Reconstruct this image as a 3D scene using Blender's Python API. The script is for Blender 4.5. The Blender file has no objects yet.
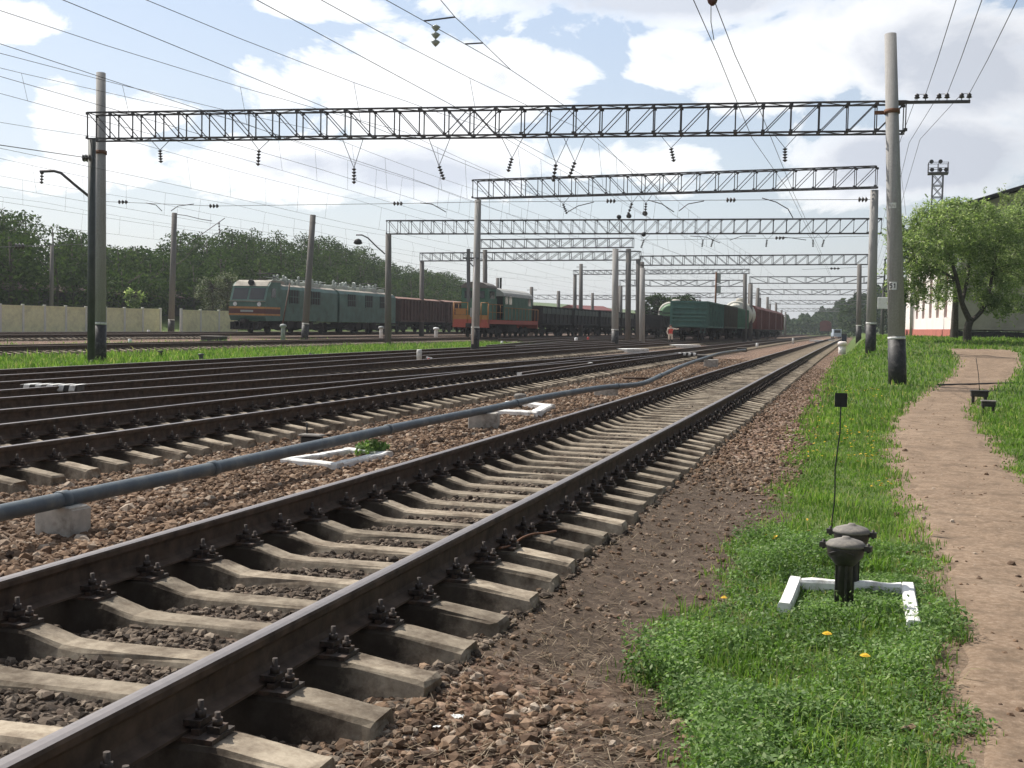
import bpy, math, random
import numpy as np
from mathutils import Vector, Matrix
R = math.radians
random.seed(7)
rng = np.random.default_rng(7)
scene = bpy.context.scene
col = scene.collection

# ------------------------------------------------------------------ camera (world Y runs along the tracks, X to the right)
F = 1200.0
CAM = Vector((0, 0, 1.686))
RHO = R(1.2)
_ux = 345 * math.cos(RHO) - 51 * math.sin(RHO)
_uy = -345 * math.sin(RHO) - 51 * math.cos(RHO)
PHI = math.atan(-_uy / F)
PSI = math.atan(_ux / math.hypot(F, _uy))
HEAD = Vector((-math.sin(PSI), math.cos(PSI), 0))
R0 = Vector((math.cos(PSI), math.sin(PSI), 0))
FWD = HEAD * math.cos(PHI) - Vector((0, 0, 1)) * math.sin(PHI)
U0 = HEAD * math.sin(PHI) + Vector((0, 0, 1)) * math.cos(PHI)
RT = R0 * math.cos(RHO) + U0 * math.sin(RHO)
UP = U0 * math.cos(RHO) - R0 * math.sin(RHO)

def ray(px, py):
    return FWD * F + RT * (px - 512) + UP * (384 - py)
def at_D(px, py, D):
    return CAM + ray(px, py) * (D / F)
def at_X(px, py, X):
    d = ray(px, py)
    return CAM + d * (X / d.x)
def at_Y(px, py, Y):
    d = ray(px, py)
    return CAM + d * (Y / d.y)
def proj(P):
    v = Vector(P) - CAM
    D = v.dot(FWD)
    return 512 + F * v.dot(RT) / D, 384 - F * v.dot(UP) / D, D

# ------------------------------------------------------------------ terrain
def rise(Y):
    return np.interp(Y, [-50, 10, 21, 37, 67, 125, 400, 2500], [0, 0, .03, .1, .18, .28, .45, .6])
def bank(Y):
    return np.interp(Y, [-20, 5, 8, 20, 32, 40, 50, 60, 75, 150, 2500], [.02, .04, .07, .13, .20, .40, .88, 1.35, 1.5, 1.62, 1.8])
def sstep(a, b, x):
    t = np.clip((x - a) / (b - a), 0, 1)
    return t * t * (3 - 2 * t)
def wob(X, Y):
    return (np.sin(X * 1.7 + Y * .9) * .5 + np.sin(X * 3.1 - Y * 2.3 + 1.3) * .3 + np.sin(X * .6 + Y * 4.1 + .4) * .2)
def terrain(X, Y):
    X = np.asarray(X, float); Y = np.asarray(Y, float)
    r = rise(Y)
    z = .095 + r + .012 * wob(X * 1.3, Y)
    z = z + (.055 * np.exp(-((X + 3.03) / .48) ** 4) + .035 * np.exp(-((X + 1.62) / .22) ** 2)) * (1 - sstep(60, 90, Y))
    # right shoulder of the ballast and the bank behind it
    sh = .05 + r * .6 + .015 * wob(X, Y * 1.2)
    z = z + (sh - z) * sstep(-1.75, -1.0, X)
    b = bank(Y) + .02 * wob(X, Y)
    z = z + (b - z) * sstep(-.9, 1.0, X)
    # hollow between the second track and the pipe, small rise to the left
    z = z + .03 * wob(X * .5, Y * .4) * sstep(-19, -20.5, X)
    z = z + sstep(-64, -100, X) * 6.0 + sstep(-100, -300, X) * 10
    z = z + sstep(420, 1100, Y) * 7 * sstep(0, 200, Y)
    z = z + sstep(40, 160, X) * 4
    return z
def terr(x, y):
    return float(terrain(x, y))
def hit(px, py, zoff=0.0, maxD=400):
    d = ray(px, py) / F
    lo = None
    D = 1.5
    while D < maxD:
        P = CAM + d * D
        if P.z - zoff < terr(P.x, P.y):
            a, b = D / 1.01, D
            for _ in range(24):
                m = (a + b) / 2
                Q = CAM + d * m
                if Q.z - zoff < terr(Q.x, Q.y): b = m
                else: a = m
            return CAM + d * b
        D *= 1.01
    return CAM + d * maxD

# ------------------------------------------------------------------ materials
def nodes_of(name):
    m = bpy.data.materials.new(name)
    m.use_nodes = True
    nt = m.node_tree
    b = nt.nodes['Principled BSDF']
    return m, nt, b
def ramp(nt, stops, fac):
    r = nt.nodes.new('ShaderNodeValToRGB')
    e = r.color_ramp.elements
    while len(e) < len(stops): e.new(.5)
    for i, (p, c) in enumerate(stops):
        e[i].position = p
        e[i].color = (*c, 1) if len(c) == 3 else c
    nt.links.new(fac, r.inputs[0])
    return r
def noise(nt, vec, scale, detail=4, rough=.6):
    n = nt.nodes.new('ShaderNodeTexNoise')
    n.inputs['Scale'].default_value = scale
    n.inputs['Detail'].default_value = detail
    n.inputs['Roughness'].default_value = rough
    if vec is not None: nt.links.new(vec, n.inputs['Vector'])
    return n
def mixc(nt, fac, a, b, mode='MIX'):
    m = nt.nodes.new('ShaderNodeMix')
    m.data_type = 'RGBA'; m.blend_type = mode
    for k, v in ((0, fac), (6, a), (7, b)):
        if hasattr(v, 'is_output'): nt.links.new(v, m.inputs[k])
        elif k == 0: m.inputs[0].default_value = v
        else: m.inputs[k].default_value = (*v, 1)
    return m.outputs[2]
def math_(nt, op, a, b=None, c=None):
    n = nt.nodes.new('ShaderNodeMath'); n.operation = op
    for i, v in enumerate((a, b, c)):
        if v is None: continue
        if hasattr(v, 'is_output'): nt.links.new(v, n.inputs[i])
        else: n.inputs[i].default_value = v
    return n.outputs[0]
def objcoord(nt):
    return nt.nodes.new('ShaderNodeTexCoord').outputs['Object']
def bump(nt, b, h, strength=.3, dist=.02):
    n = nt.nodes.new('ShaderNodeBump')
    n.inputs['Strength'].default_value = strength
    n.inputs['Distance'].default_value = dist
    nt.links.new(h, n.inputs['Height'])
    nt.links.new(n.outputs[0], b.inputs['Normal'])

def mat(name, c, rough=.7, metal=0.0, var=.25, scale=6.0, stain=None, stain_amt=.0, stain_scale=1.5, bmp=.15, rnd=.0, spec=.5):
    """painted / concrete / steel surface: colour broken by two noises, optional stain colour, optional per-object shift"""
    m, nt, b = nodes_of(name)
    co = objcoord(nt)
    n = noise(nt, co, scale, 6)
    lo = tuple(x * (1 - var) for x in c); hi = tuple(min(1, x * (1 + var)) for x in c)
    colr = ramp(nt, [(.3, lo), (.7, hi)], n.outputs['Fac']).outputs[0]
    if stain is not None:
        n2 = noise(nt, co, stain_scale, 8, .7)
        f = ramp(nt, [(.5, (0, 0, 0)), (.68, (stain_amt,) * 3)], n2.outputs['Fac']).outputs[0]
        colr = mixc(nt, f, colr, stain)
    if rnd:
        oi = nt.nodes.new('ShaderNodeObjectInfo')
        f = ramp(nt, [(0, (1 - rnd,) * 3), (1, (1 + rnd,) * 3)], oi.outputs['Random']).outputs[0]
        colr = mixc(nt, 1.0, colr, f, 'MULTIPLY')
    nt.links.new(colr, b.inputs['Base Color'])
    b.inputs['Roughness'].default_value = rough
    b.inputs['Metallic'].default_value = metal
    b.inputs['Specular IOR Level'].default_value = spec
    if bmp: bump(nt, b, n.outputs['Fac'], bmp, .01)
    return m

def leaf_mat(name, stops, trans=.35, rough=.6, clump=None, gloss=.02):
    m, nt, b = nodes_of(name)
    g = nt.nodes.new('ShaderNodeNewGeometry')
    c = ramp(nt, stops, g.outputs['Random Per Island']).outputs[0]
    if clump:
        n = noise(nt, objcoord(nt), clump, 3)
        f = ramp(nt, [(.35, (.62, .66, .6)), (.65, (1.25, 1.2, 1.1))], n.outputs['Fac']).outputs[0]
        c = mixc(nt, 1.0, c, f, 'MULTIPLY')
    d = nt.nodes.new('ShaderNodeBsdfDiffuse'); t = nt.nodes.new('ShaderNodeBsdfTranslucent')
    nt.links.new(c, d.inputs[0])
    c2 = mixc(nt, 1.0, c, (1.1, 1.25, .7), 'MULTIPLY')
    nt.links.new(c2, t.inputs[0])
    mx = nt.nodes.new('ShaderNodeMixShader'); mx.inputs[0].default_value = trans
    nt.links.new(d.outputs[0], mx.inputs[1]); nt.links.new(t.outputs[0], mx.inputs[2])
    gl = nt.nodes.new('ShaderNodeBsdfGlossy'); gl.inputs['Roughness'].default_value = .6
    gl.inputs['Color'].default_value = (.9, .9, .9, 1)
    m2 = nt.nodes.new('ShaderNodeMixShader'); m2.inputs[0].default_value = gloss
    nt.links.new(mx.outputs[0], m2.inputs[1]); nt.links.new(gl.outputs[0], m2.inputs[2])
    out = [x for x in nt.nodes if x.type == 'OUTPUT_MATERIAL'][0]
    nt.links.new(m2.outputs[0], out.inputs[0])
    nt.nodes.remove(b)
    return m

M = {}
def sleeper_concrete():
    """weathered concrete with grease and rust round the rail seats, side faces darkened as painted shade (local x = 0.8 m from the middle)"""
    m, nt, b = nodes_of('sleeper_concrete')
    co = objcoord(nt)
    oi = nt.nodes.new('ShaderNodeObjectInfo')
    ov = nt.nodes.new('ShaderNodeVectorMath'); ov.operation = 'ADD'; nt.links.new(co, ov.inputs[0])
    cx_ = nt.nodes.new('ShaderNodeCombineXYZ'); nt.links.new(math_(nt, 'MULTIPLY', oi.outputs['Random'], 60.0), cx_.inputs[0]); nt.links.new(math_(nt, 'MULTIPLY', oi.outputs['Random'], 23.0), cx_.inputs[1]); nt.links.new(cx_.outputs[0], ov.inputs[1])
    n = noise(nt, ov.outputs[0], 16, 8, .7); n2 = noise(nt, ov.outputs[0], 3.2, 8, .72)
    c = ramp(nt, [(.28, (.215, .17, .125)), (.5, (.33, .28, .215)), (.75, (.45, .385, .30))], n.outputs['Fac']).outputs[0]
    c = mixc(nt, ramp(nt, [(.44, (0,) * 3), (.64, (.85,) * 3)], n2.outputs['Fac']).outputs[0], c, (.105, .08, .06))
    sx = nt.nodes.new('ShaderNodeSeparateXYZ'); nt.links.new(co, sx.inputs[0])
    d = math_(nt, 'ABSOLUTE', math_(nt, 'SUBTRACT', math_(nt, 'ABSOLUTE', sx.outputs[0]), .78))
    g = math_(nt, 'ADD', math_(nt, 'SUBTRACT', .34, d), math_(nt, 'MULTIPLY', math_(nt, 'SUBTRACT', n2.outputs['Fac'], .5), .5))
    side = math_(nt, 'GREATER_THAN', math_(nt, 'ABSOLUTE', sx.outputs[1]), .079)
    g2 = math_(nt, 'ADD', g, math_(nt, 'MULTIPLY', side, .16))  # grease stain spread wider on the side faces, painting their shade into the colour
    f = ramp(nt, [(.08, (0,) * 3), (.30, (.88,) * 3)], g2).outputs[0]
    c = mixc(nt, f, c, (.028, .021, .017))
    c = mixc(nt, 1, c, ramp(nt, [(0, (.72,) * 3), (1, (1.18,) * 3)], oi.outputs['Random']).outputs[0], 'MULTIPLY')
    nt.links.new(c, b.inputs['Base Color']); b.inputs['Roughness'].default_value = .92; b.inputs['Specular IOR Level'].default_value = .12
    bump(nt, b, n.outputs['Fac'], .4, .012)
    return m
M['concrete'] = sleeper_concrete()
M['concrete_far'] = mat('far_sleeper_concrete', (.26, .215, .16), .9, 0, .3, 9, (.08, .062, .048), .8, 3, 0, spec=.1)
def pole_mat(name, c, dirt):
    """spun concrete with long vertical dirt streaks and damp patches"""
    m, nt, b = nodes_of(name)
    co = objcoord(nt)
    mp = nt.nodes.new('ShaderNodeMapping'); mp.inputs['Scale'].default_value = (9, 9, .35); nt.links.new(co, mp.inputs[0])
    n1 = noise(nt, mp.outputs[0], 1.6, 7, .7); n2 = noise(nt, co, 1.3, 7, .7); n3 = noise(nt, co, 24, 5, .7)
    k = ramp(nt, [(.3, tuple(x * .82 for x in c)), (.7, tuple(x * 1.12 for x in c))], n3.outputs['Fac']).outputs[0]
    k = mixc(nt, ramp(nt, [(.48, (0,) * 3), (.72, (.6,) * 3)], n1.outputs['Fac']).outputs[0], k, dirt)
    k = mixc(nt, ramp(nt, [(.52, (0,) * 3), (.7, (.6,) * 3)], n2.outputs['Fac']).outputs[0], k, tuple(x * 1.25 for x in dirt))
    nt.links.new(k, b.inputs['Base Color']); b.inputs['Roughness'].default_value = .88; b.inputs['Specular IOR Level'].default_value = .2
    bump(nt, b, n3.outputs['Fac'], .25, .01)
    return m
M['pole'] = pole_mat('pole_concrete', (.345, .335, .325), (.235, .222, .208))
M['pole_far'] = pole_mat('weathered_pole_concrete', (.175, .165, .155), (.10, .09, .082))
M['block'] = mat('block_concrete', (.42, .40, .36), .9, 0, .2, 11, (.13, .11, .09), .8, 4, .35)
M['black_paint'] = mat('black_bitumen_paint', (.018, .017, .018), .6, 0, .5, 12, (.16, .15, .14), .55, 7, .3)
M['white_paint'] = mat('white_limewash', (.74, .74, .72), .85, 0, .12, 14, (.30, .27, .23), .9, 9, .5)
M['rail_side'] = mat('rail_rust', (.080, .056, .042), .85, .0, .45, 9, (.09, .055, .035), .6, 3, .25, spec=.2)
M['rail_top'] = mat('rail_running_surface', (.17, .155, .155), .52, .35, .1, 20, (.22, .19, .18), .4, 5, 0)
M['rail_top_dull'] = mat('rail_dull_surface', (.19, .155, .135), .6, .4, .15, 20, (.12, .08, .06), .6, 3, 0)
M['fast'] = mat('fastening_steel', (.05, .038, .032), .6, .3, .5, 30, (.12, .07, .045), .7, 15, .2)
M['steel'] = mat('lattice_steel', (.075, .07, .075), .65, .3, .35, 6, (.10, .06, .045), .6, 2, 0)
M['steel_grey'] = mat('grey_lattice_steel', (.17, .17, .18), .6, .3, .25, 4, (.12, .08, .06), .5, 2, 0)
M['band'] = mat('rusty_clamp', (.16, .075, .04), .8, .2, .3, 8)
M['wire'] = mat('overhead_copper_wire', (.07, .065, .065), .6, .4, .2, 2, bmp=0)
M['insul'] = mat('brown_porcelain', (.05, .04, .04), .3, 0, .3, 10, bmp=0)
M['insul_w'] = mat('pale_glass_insulator', (.35, .38, .34), .25, 0, .2, 10, bmp=0)
M['pipe'] = mat('pipe_grey_paint', (.060, .080, .098), .55, 0, .2, 5, (.22, .22, .2), .5, 3, .1)
M['cast'] = mat('cast_iron_dark', (.030, .027, .025), .55, .2, .4, 14, (.10, .08, .06), .5, 9, .25)
M['cast_top'] = mat('cast_iron_dusty', (.17, .155, .14), .8, 0, .25, 20, (.30, .27, .22), .6, 18, .4)
M['dark'] = mat('dark_metal', (.02, .02, .022), .7, .1, .3, 8)
M['glass'] = mat('window_glass', (.02, .025, .03), .08, 0, .1, 2, bmp=0)
M['loco_green'] = mat('locomotive_teal_paint', (.080, .160, .130), .6, 0, .25, 1.2, (.055, .065, .05), .6, 1.1, .08)
M['loco_roof'] = mat('locomotive_roof', (.33, .30, .25), .8, 0, .25, 2.0, (.12, .09, .07), .6, 1.5, .1)
M['loco_stripe'] = mat('orange_stripe_paint', (.42, .20, .06), .6, 0, .2, 2)
M['loco_red'] = mat('maroon_panel_paint', (.10, .035, .03), .6, 0, .2, 2)
M['bogie'] = mat('bogie_grime', (.028, .024, .022), .9, 0, .4, 3, (.07, .055, .045), .4, 2)
M['sh_green'] = mat('shunter_green_paint', (.045, .13, .085), .55, 0, .2, 1.5, (.02, .04, .03), .5, 1)
M['sh_red'] = mat('shunter_red_frame', (.40, .085, .055), .65, 0, .2, 2, (.1, .04, .03), .5, 2)
M['sh_orange'] = mat('shunter_orange_front', (.36, .17, .045), .6, 0, .2, 2, (.25, .10, .03), .5, 2)
M['sh_roof'] = mat('shunter_grey_roof', (.36, .36, .34), .7, 0, .15, 2)
M['wag_brown'] = mat('brown_wagon_paint', (.085, .042, .034), .8, 0, .25, 1.2, (.05, .03, .025), .6, .8)
M['wag_lid'] = mat('rusty_wagon_top', (.22, .12, .09), .8, 0, .25, 2)
M['wag_black'] = mat('black_wagon_paint', (.022, .022, .022), .8, 0, .3, 1.2, (.05, .04, .03), .5, .8)
M['wag_panel'] = mat('grey_green_wagon_board', (.06, .085, .07), .75, 0, .3, 2, (.16, .15, .12), .4, 3)
M['wag_teal'] = mat('teal_wagon_paint', (.062, .15, .128), .7, 0, .2, 1.0, (.03, .05, .045), .6, .9)
M['wag_green'] = mat('green_wagon_paint', (.07, .185, .115), .7, 0, .25, 1.0, (.06, .055, .04), .6, .9)
M['wag_dull'] = mat('faded_brown_green_wagon_paint', (.07, .075, .055), .75, 0, .25, 1.0, (.07, .04, .03), .6, .9)
M['wag_red'] = mat('red_wagon_paint', (.16, .04, .03), .75, 0, .25, 1.0, (.07, .03, .025), .6, .9)
M['tank_white'] = mat('tank_cream_paint', (.55, .53, .46), .6, 0, .1, 2, (.25, .22, .18), .6, 1.2)
M['tank_green'] = mat('tank_end_green_paint', (.085, .18, .085), .6, 0, .2, 2)
M['fence'] = mat('fence_panel_concrete', (.74, .73, .47), .9, 0, .12, 3, (.33, .33, .24), .5, .8)
M['fence_post'] = mat('fence_post_concrete', (.66, .66, .60), .9, 0, .1, 3)
M['plaster'] = mat('white_plaster', (.78, .72, .69), .9, 0, .05, 3, (.60, .52, .48), .4, .7)
M['plinth'] = mat('red_plinth_paint', (.42, .13, .10), .85, 0, .12, 3, (.30, .10, .08), .5, 1)
M['gable'] = mat('grey_render', (.36, .33, .275), .95, 0, .12, 2, (.25, .23, .19), .6, .7)
M['rust_strut'] = mat('rusty_strut', (.10, .06, .045), .8, 0, .3, 5)
M['roofing'] = mat('dark_roofing', (.035, .033, .033), .8, 0, .3, 2)
M['red_roof'] = mat('red_metal_roof', (.16, .04, .035), .7, 0, .2, 1)
M['bark'] = mat('apple_bark', (.06, .05, .04), .95, 0, .4, 12, (.12, .11, .09), .5, 5, .6)
M['sig_grey'] = mat('signal_grey', (.32, .34, .33), .6, 0, .15, 4)
M['white_steel'] = mat('white_enamel', (.72, .74, .74), .5, 0, .06, 5, (.35, .3, .27), .5, 4)
M['red_paint'] = mat('red_enamel', (.45, .05, .04), .5, 0, .15, 5)
M['green_steel'] = mat('green_steel', (.058, .066, .064), .6, .1, .2, 4)
M['blue_paint'] = mat('pale_blue_paint', (.40, .47, .55), .5, 0, .1, 3)
M['navy'] = mat('navy_paint', (.02, .03, .06), .6, 0, .2, 4)
M['timber'] = mat('oiled_timber', (.035, .028, .023), .9, 0, .4, 8, (.08, .06, .045), .5, 4, .4)
M['ink'] = mat('plate_ink', (.03, .03, .03), .7, 0, 0, 2, bmp=0)
M['skin'] = mat('skin', (.5, .3, .22), .6, 0, .05, 5, bmp=0)
M['cloth_red'] = mat('red_vest_cloth', (.55, .07, .05), .8, 0, .1, 8)
M['cloth_pale'] = mat('pale_shirt_cloth', (.6, .5, .42), .8, 0, .1, 8)
M['cloth_dark'] = mat('dark_trousers_cloth', (.03, .03, .035), .85, 0, .1, 8)

# ------------------------------------------------------------------ mesh building
class MB:
    def __init__(self): self.v = []; self.f = []; self.m = []; self.s = []
    def add(self, vs, fs, mi=0, sm=False):
        o = len(self.v)
        self.v += [tuple(p) for p in vs]
        for f in fs:
            self.f.append(tuple(i + o for i in f)); self.m.append(mi); self.s.append(sm)
        return self
    def box(self, c, s, mi=0, rz=0.0):
        x, y, z = (k / 2 for k in s)
        ca, sa = math.cos(rz), math.sin(rz)
        vs = [(c[0] + a * x * ca - b * y * sa, c[1] + a * x * sa + b * y * ca, c[2] + d * z) for d in (-1, 1) for (a, b) in ((-1, -1), (1, -1), (1, 1), (-1, 1))]
        return self.add(vs, [(3, 2, 1, 0), (4, 5, 6, 7), (0, 1, 5, 4), (1, 2, 6, 5), (2, 3, 7, 6), (3, 0, 4, 7)], mi)
    def box2(self, a, b, mi=0):
        return self.box([(p + q) / 2 for p, q in zip(a, b)], [abs(q - p) for p, q in zip(a, b)], mi)
    def cbox(self, c, s, b=.01, mi=0):
        """box with chamfered vertical and top edges"""
        x, y, z = (k / 2 for k in s)
        prof = [(-z, 0), (z - b, 0), (z, b)]
        vs = []
        for (h, ins) in prof:
            X, Y = x - ins, y - ins
            vs += [(c[0] + p, c[1] + q, c[2] + h) for p, q in ((-X + b, -Y), (X - b, -Y), (X, -Y + b), (X, Y - b), (X - b, Y), (-X + b, Y), (-X, Y - b), (-X, -Y + b))]
        fs = [tuple(range(7, -1, -1)), tuple(range(16, 24))]
        for k in range(2):
            for i in range(8):
                j = (i + 1) % 8
                fs.append((k * 8 + i, k * 8 + j, k * 8 + 8 + j, k * 8 + 8 + i))
        return self.add(vs, fs, mi)
    def bar(self, p, q, w, h=None, mi=0, up=(0, 0, 1)):
        h = h or w
        p = Vector(p); q = Vector(q); d = (q - p)
        if d.length < 1e-6: return self
        d.normalize()
        u = Vector(up)
        if abs(d.dot(u)) > .98: u = Vector((1, 0, 0))
        s = d.cross(u).normalized(); t = s.cross(d).normalized()
        vs = []
        for e in (p, q):
            vs += [e - s * w / 2 - t * h / 2, e + s * w / 2 - t * h / 2, e + s * w / 2 + t * h / 2, e - s * w / 2 + t * h / 2]
        return self.add(vs, [(0, 1, 2, 3), (7, 6, 5, 4), (0, 4, 5, 1), (1, 5, 6, 2), (2, 6, 7, 3), (3, 7, 4, 0)], mi)
    def tube(self, p, q, r1, r2=None, n=10, mi=0, caps=True, sm=True):
        return self.path([p, q], [r1, r2 if r2 is not None else r1], n, mi, caps, sm)
    def path(self, pts, r, n=8, mi=0, caps=True, sm=True):
        pts = [Vector(p) for p in pts]
        if not isinstance(r, (list, tuple)): r = [r] * len(pts)
        vs = []; fs = []
        pu = None
        for i, p in enumerate(pts):
            d = (pts[min(i + 1, len(pts) - 1)] - pts[max(i - 1, 0)]).normalized()
            if pu is None:
                u = Vector((0, 0, 1)) if abs(d.z) < .9 else Vector((1, 0, 0))
            else: u = pu
            s = d.cross(u).normalized(); t = s.cross(d).normalized(); pu = t
            for k in range(n):
                a = 2 * math.pi * k / n
                vs.append(p + (s * math.cos(a) + t * math.sin(a)) * r[i])
        for i in range(len(pts) - 1):
            for k in range(n):
                j = (k + 1) % n
                fs.append((i * n + k, i * n + j, (i + 1) * n + j, (i + 1) * n + k))
        self.add(vs, fs, mi, sm)
        if caps:
            o = len(self.v) - len(vs)
            self.f.append(tuple(o + k for k in range(n - 1, -1, -1))); self.m.append(mi); self.s.append(False)
            e = o + (len(pts) - 1) * n
            self.f.append(tuple(e + k for k in range(n))); self.m.append(mi); self.s.append(False)
        return self
    def lathe(self, prof, c=(0, 0, 0), n=20, mi=0, axis='z', sm=True):
        vs = []; fs = []
        for (r, h) in prof:
            for k in range(n):
                a = 2 * math.pi * k / n
                x, y = r * math.cos(a), r * math.sin(a)
                if axis == 'z': v = (x, y, h)
                elif axis == 'x': v = (h, x, y)
                else: v = (x, h, y)
                vs.append((v[0] + c[0], v[1] + c[1], v[2] + c[2]))
        for i in range(len(prof) - 1):
            for k in range(n):
                j = (k + 1) % n
                q = (i * n + k, i * n + j, (i + 1) * n + j, (i + 1) * n + k)
                fs.append(q if axis != 'y' else q[::-1])
        self.add(vs, fs, mi, sm)
        o = len(self.v) - len(vs)
        if prof[0][0] > 1e-4:
            self.f.append(tuple(o + k for k in range(n - 1, -1, -1))); self.m.append(mi); self.s.append(False)
        if prof[-1][0] > 1e-4:
            e = o + (len(prof) - 1) * n
            self.f.append(tuple(e + k for k in range(n))); self.m.append(mi); self.s.append(False)
        return self
    def prism(self, poly, y0, y1, mi=0, ax='y', sm=False):
        """closed polygon (a,b) extruded; ax='y': poly in x,z; ax='x': poly in y,z; ax='z': poly in x,y"""
        n = len(poly)
        def P(a, b, t):
            return (a, t, b) if ax == 'y' else ((t, a, b) if ax == 'x' else (a, b, t))
        vs = [P(a, b, y0) for a, b in poly] + [P(a, b, y1) for a, b in poly]
        fs = [(i, (i + 1) % n, n + (i + 1) % n, n + i) for i in range(n)]
        self.add(vs, fs, mi, sm)
        o = len(self.v) - 2 * n
        self.f.append(tuple(o + i for i in range(n - 1, -1, -1))); self.m.append(mi); self.s.append(False)
        self.f.append(tuple(o + n + i for i in range(n))); self.m.append(mi); self.s.append(False)
        return self
    def mesh(self, name, mats):
        me = bpy.data.meshes.new(name)
        me.from_pydata(self.v, [], self.f)
        if not isinstance(mats, (list, tuple)): mats = [mats]
        for m in mats: me.materials.append(m)
        me.polygons.foreach_set('material_index', self.m)
        me.polygons.foreach_set('use_smooth', self.s)
        import bmesh
        bm = bmesh.new(); bm.from_mesh(me)
        bmesh.ops.recalc_face_normals(bm, faces=bm.faces)
        bm.to_mesh(me); bm.free()
        me.update()
        return me
    def build(self, name, mats, parent=None, world=True):
        """link as one mesh object; with world=True the vertices are in world space and are moved into the parent's space"""
        if parent is not None and world:
            inv = wmat(parent).inverted()
            self.v = [tuple(inv @ Vector(p)) for p in self.v]
        o = bpy.data.objects.new(name, self.mesh(name, mats))
        col.objects.link(o)
        if parent is not None: o.parent = parent
        return o
def wmat(o):
    m = o.matrix_basis.copy()
    while o.parent is not None:
        o = o.parent
        m = o.matrix_basis @ m
    return m

def tag(o, label=None, cat=None, group=None, kind=None):
    if label: o['label'] = label
    if cat: o['category'] = cat
    if group: o['group'] = group
    if kind: o['kind'] = kind
    return o
def empty(name, loc, label, cat, group=None, rz=0.0):
    o = bpy.data.objects.new(name, None)
    col.objects.link(o)
    o.location = loc; o.rotation_euler = (0, 0, rz)
    o.empty_display_size = .2
    return tag(o, label, cat, group)
def solo(mb, name, mats, loc, label, cat, group=None, kind=None):
    """a thing that is one mesh; vertices local to loc"""
    o = mb.build(name, mats, None)
    o.location = loc
    return tag(o, label, cat, group, kind)
def kids(o):
    return [c for c in bpy.data.objects if c.parent is o]
def copy_tree(o, parent=None, table=None):
    if table is None:
        table = {}
        for c in bpy.data.objects:
            if c.parent: table.setdefault(c.parent.name, []).append(c)
    c = o.copy(); col.objects.link(c)
    if parent is not None: c.parent = parent
    for ch in table.get(o.name, []): copy_tree(ch, c, table)
    return c
def np_mesh(name, verts, faces_n, mats, smooth=False):
    """verts (N,3) array, consecutive faces of faces_n vertices each"""
    me = bpy.data.meshes.new(name)
    n = len(verts); nf = n // faces_n
    me.vertices.add(n); me.vertices.foreach_set('co', np.ascontiguousarray(verts, np.float32).ravel())
    me.loops.add(n); me.loops.foreach_set('vertex_index', np.arange(n, dtype=np.int32))
    me.polygons.add(nf)
    me.polygons.foreach_set('loop_start', np.arange(0, n, faces_n, dtype=np.int32))
    me.polygons.foreach_set('loop_total', np.full(nf, faces_n, np.int32))
    if smooth: me.polygons.foreach_set('use_smooth', np.ones(nf, bool))
    for m in (mats if isinstance(mats, (list, tuple)) else [mats]): me.materials.append(m)
    me.update(calc_edges=True)
    return me
def np_mesh_idx(name, verts, faces, mats, smooth=False):
    me = bpy.data.meshes.new(name)
    k = faces.shape[1]; nf = len(faces)
    me.vertices.add(len(verts)); me.vertices.foreach_set('co', np.ascontiguousarray(verts, np.float32).ravel())
    me.loops.add(nf * k); me.loops.foreach_set('vertex_index', np.ascontiguousarray(faces, np.int32).ravel())
    me.polygons.add(nf)
    me.polygons.foreach_set('loop_start', np.arange(0, nf * k, k, dtype=np.int32))
    me.polygons.foreach_set('loop_total', np.full(nf, k, np.int32))
    me.polygons.foreach_set('use_smooth', np.full(nf, smooth, bool))
    for m in (mats if isinstance(mats, (list, tuple)) else [mats]): me.materials.append(m)
    me.update(calc_edges=True)
    return me
def link_mesh(name, me, parent=None):
    o = bpy.data.objects.new(name, me); col.objects.link(o)
    if parent is not None: o.parent = parent
    return o
CLOUD_Z = 3.7
HAZE = 0.00027
# ================================================================== GROUND
def axis_pts(lo, hi, a, b, fine, grow):
    xs = list(np.arange(a, b + 1e-6, fine))
    st = fine; x = b
    while x < hi: st *= grow; x += st; xs.append(min(x, hi))
    st = fine; x = a
    while x > lo: st *= grow; x -= st; xs.insert(0, max(x, lo))
    return np.array(xs)
gx = axis_pts(-900, 600, -13, 5, .16, 1.12)
gy = axis_pts(-30, 2500, 1.5, 40, .2, 1.10)
GX, GY = np.meshgrid(gx, gy)
GZ = terrain(GX, GY)
nx, ny = len(gx), len(gy)

# path outline: left and right edges, picked on the ground
def pts_on(lst): return [hit(x, y) for x, y in lst]
PL = pts_on([(962, 768), (957, 700), (951, 640), (943, 580), (924, 530), (904, 490), (893, 455), (894, 420), (924, 396), (952, 377), (963, 364), (955, 353)])
PR_ = pts_on([(1010, 470), (988, 440), (968, 412), (976, 396), (1008, 380), (1019, 366), (1016, 353)])
pl_y = [p.y for p in PL]; pl_x = [p.x for p in PL]
pr_y = [2.0, 8.0] + [p.y for p in PR_]; pr_x = [1.75, 1.8] + [p.x for p in PR_]
pl_y = [-6.0, 2.0] + pl_y; pl_x = [pl_x[0] - .05, pl_x[0]] + pl_x
PEND = min(pl_y[-1], pr_y[-1])
def path_edges(Y):
    a = np.interp(Y, pl_y, pl_x); b = np.interp(Y, pr_y, pr_x)
    a = a + .05 * np.sin(Y * 2.9) + .03 * np.sin(Y * 7.3); b = b + .05 * np.sin(Y * 2.3 + 1) + .03 * np.sin(Y * 6.1)
    return a, b
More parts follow.
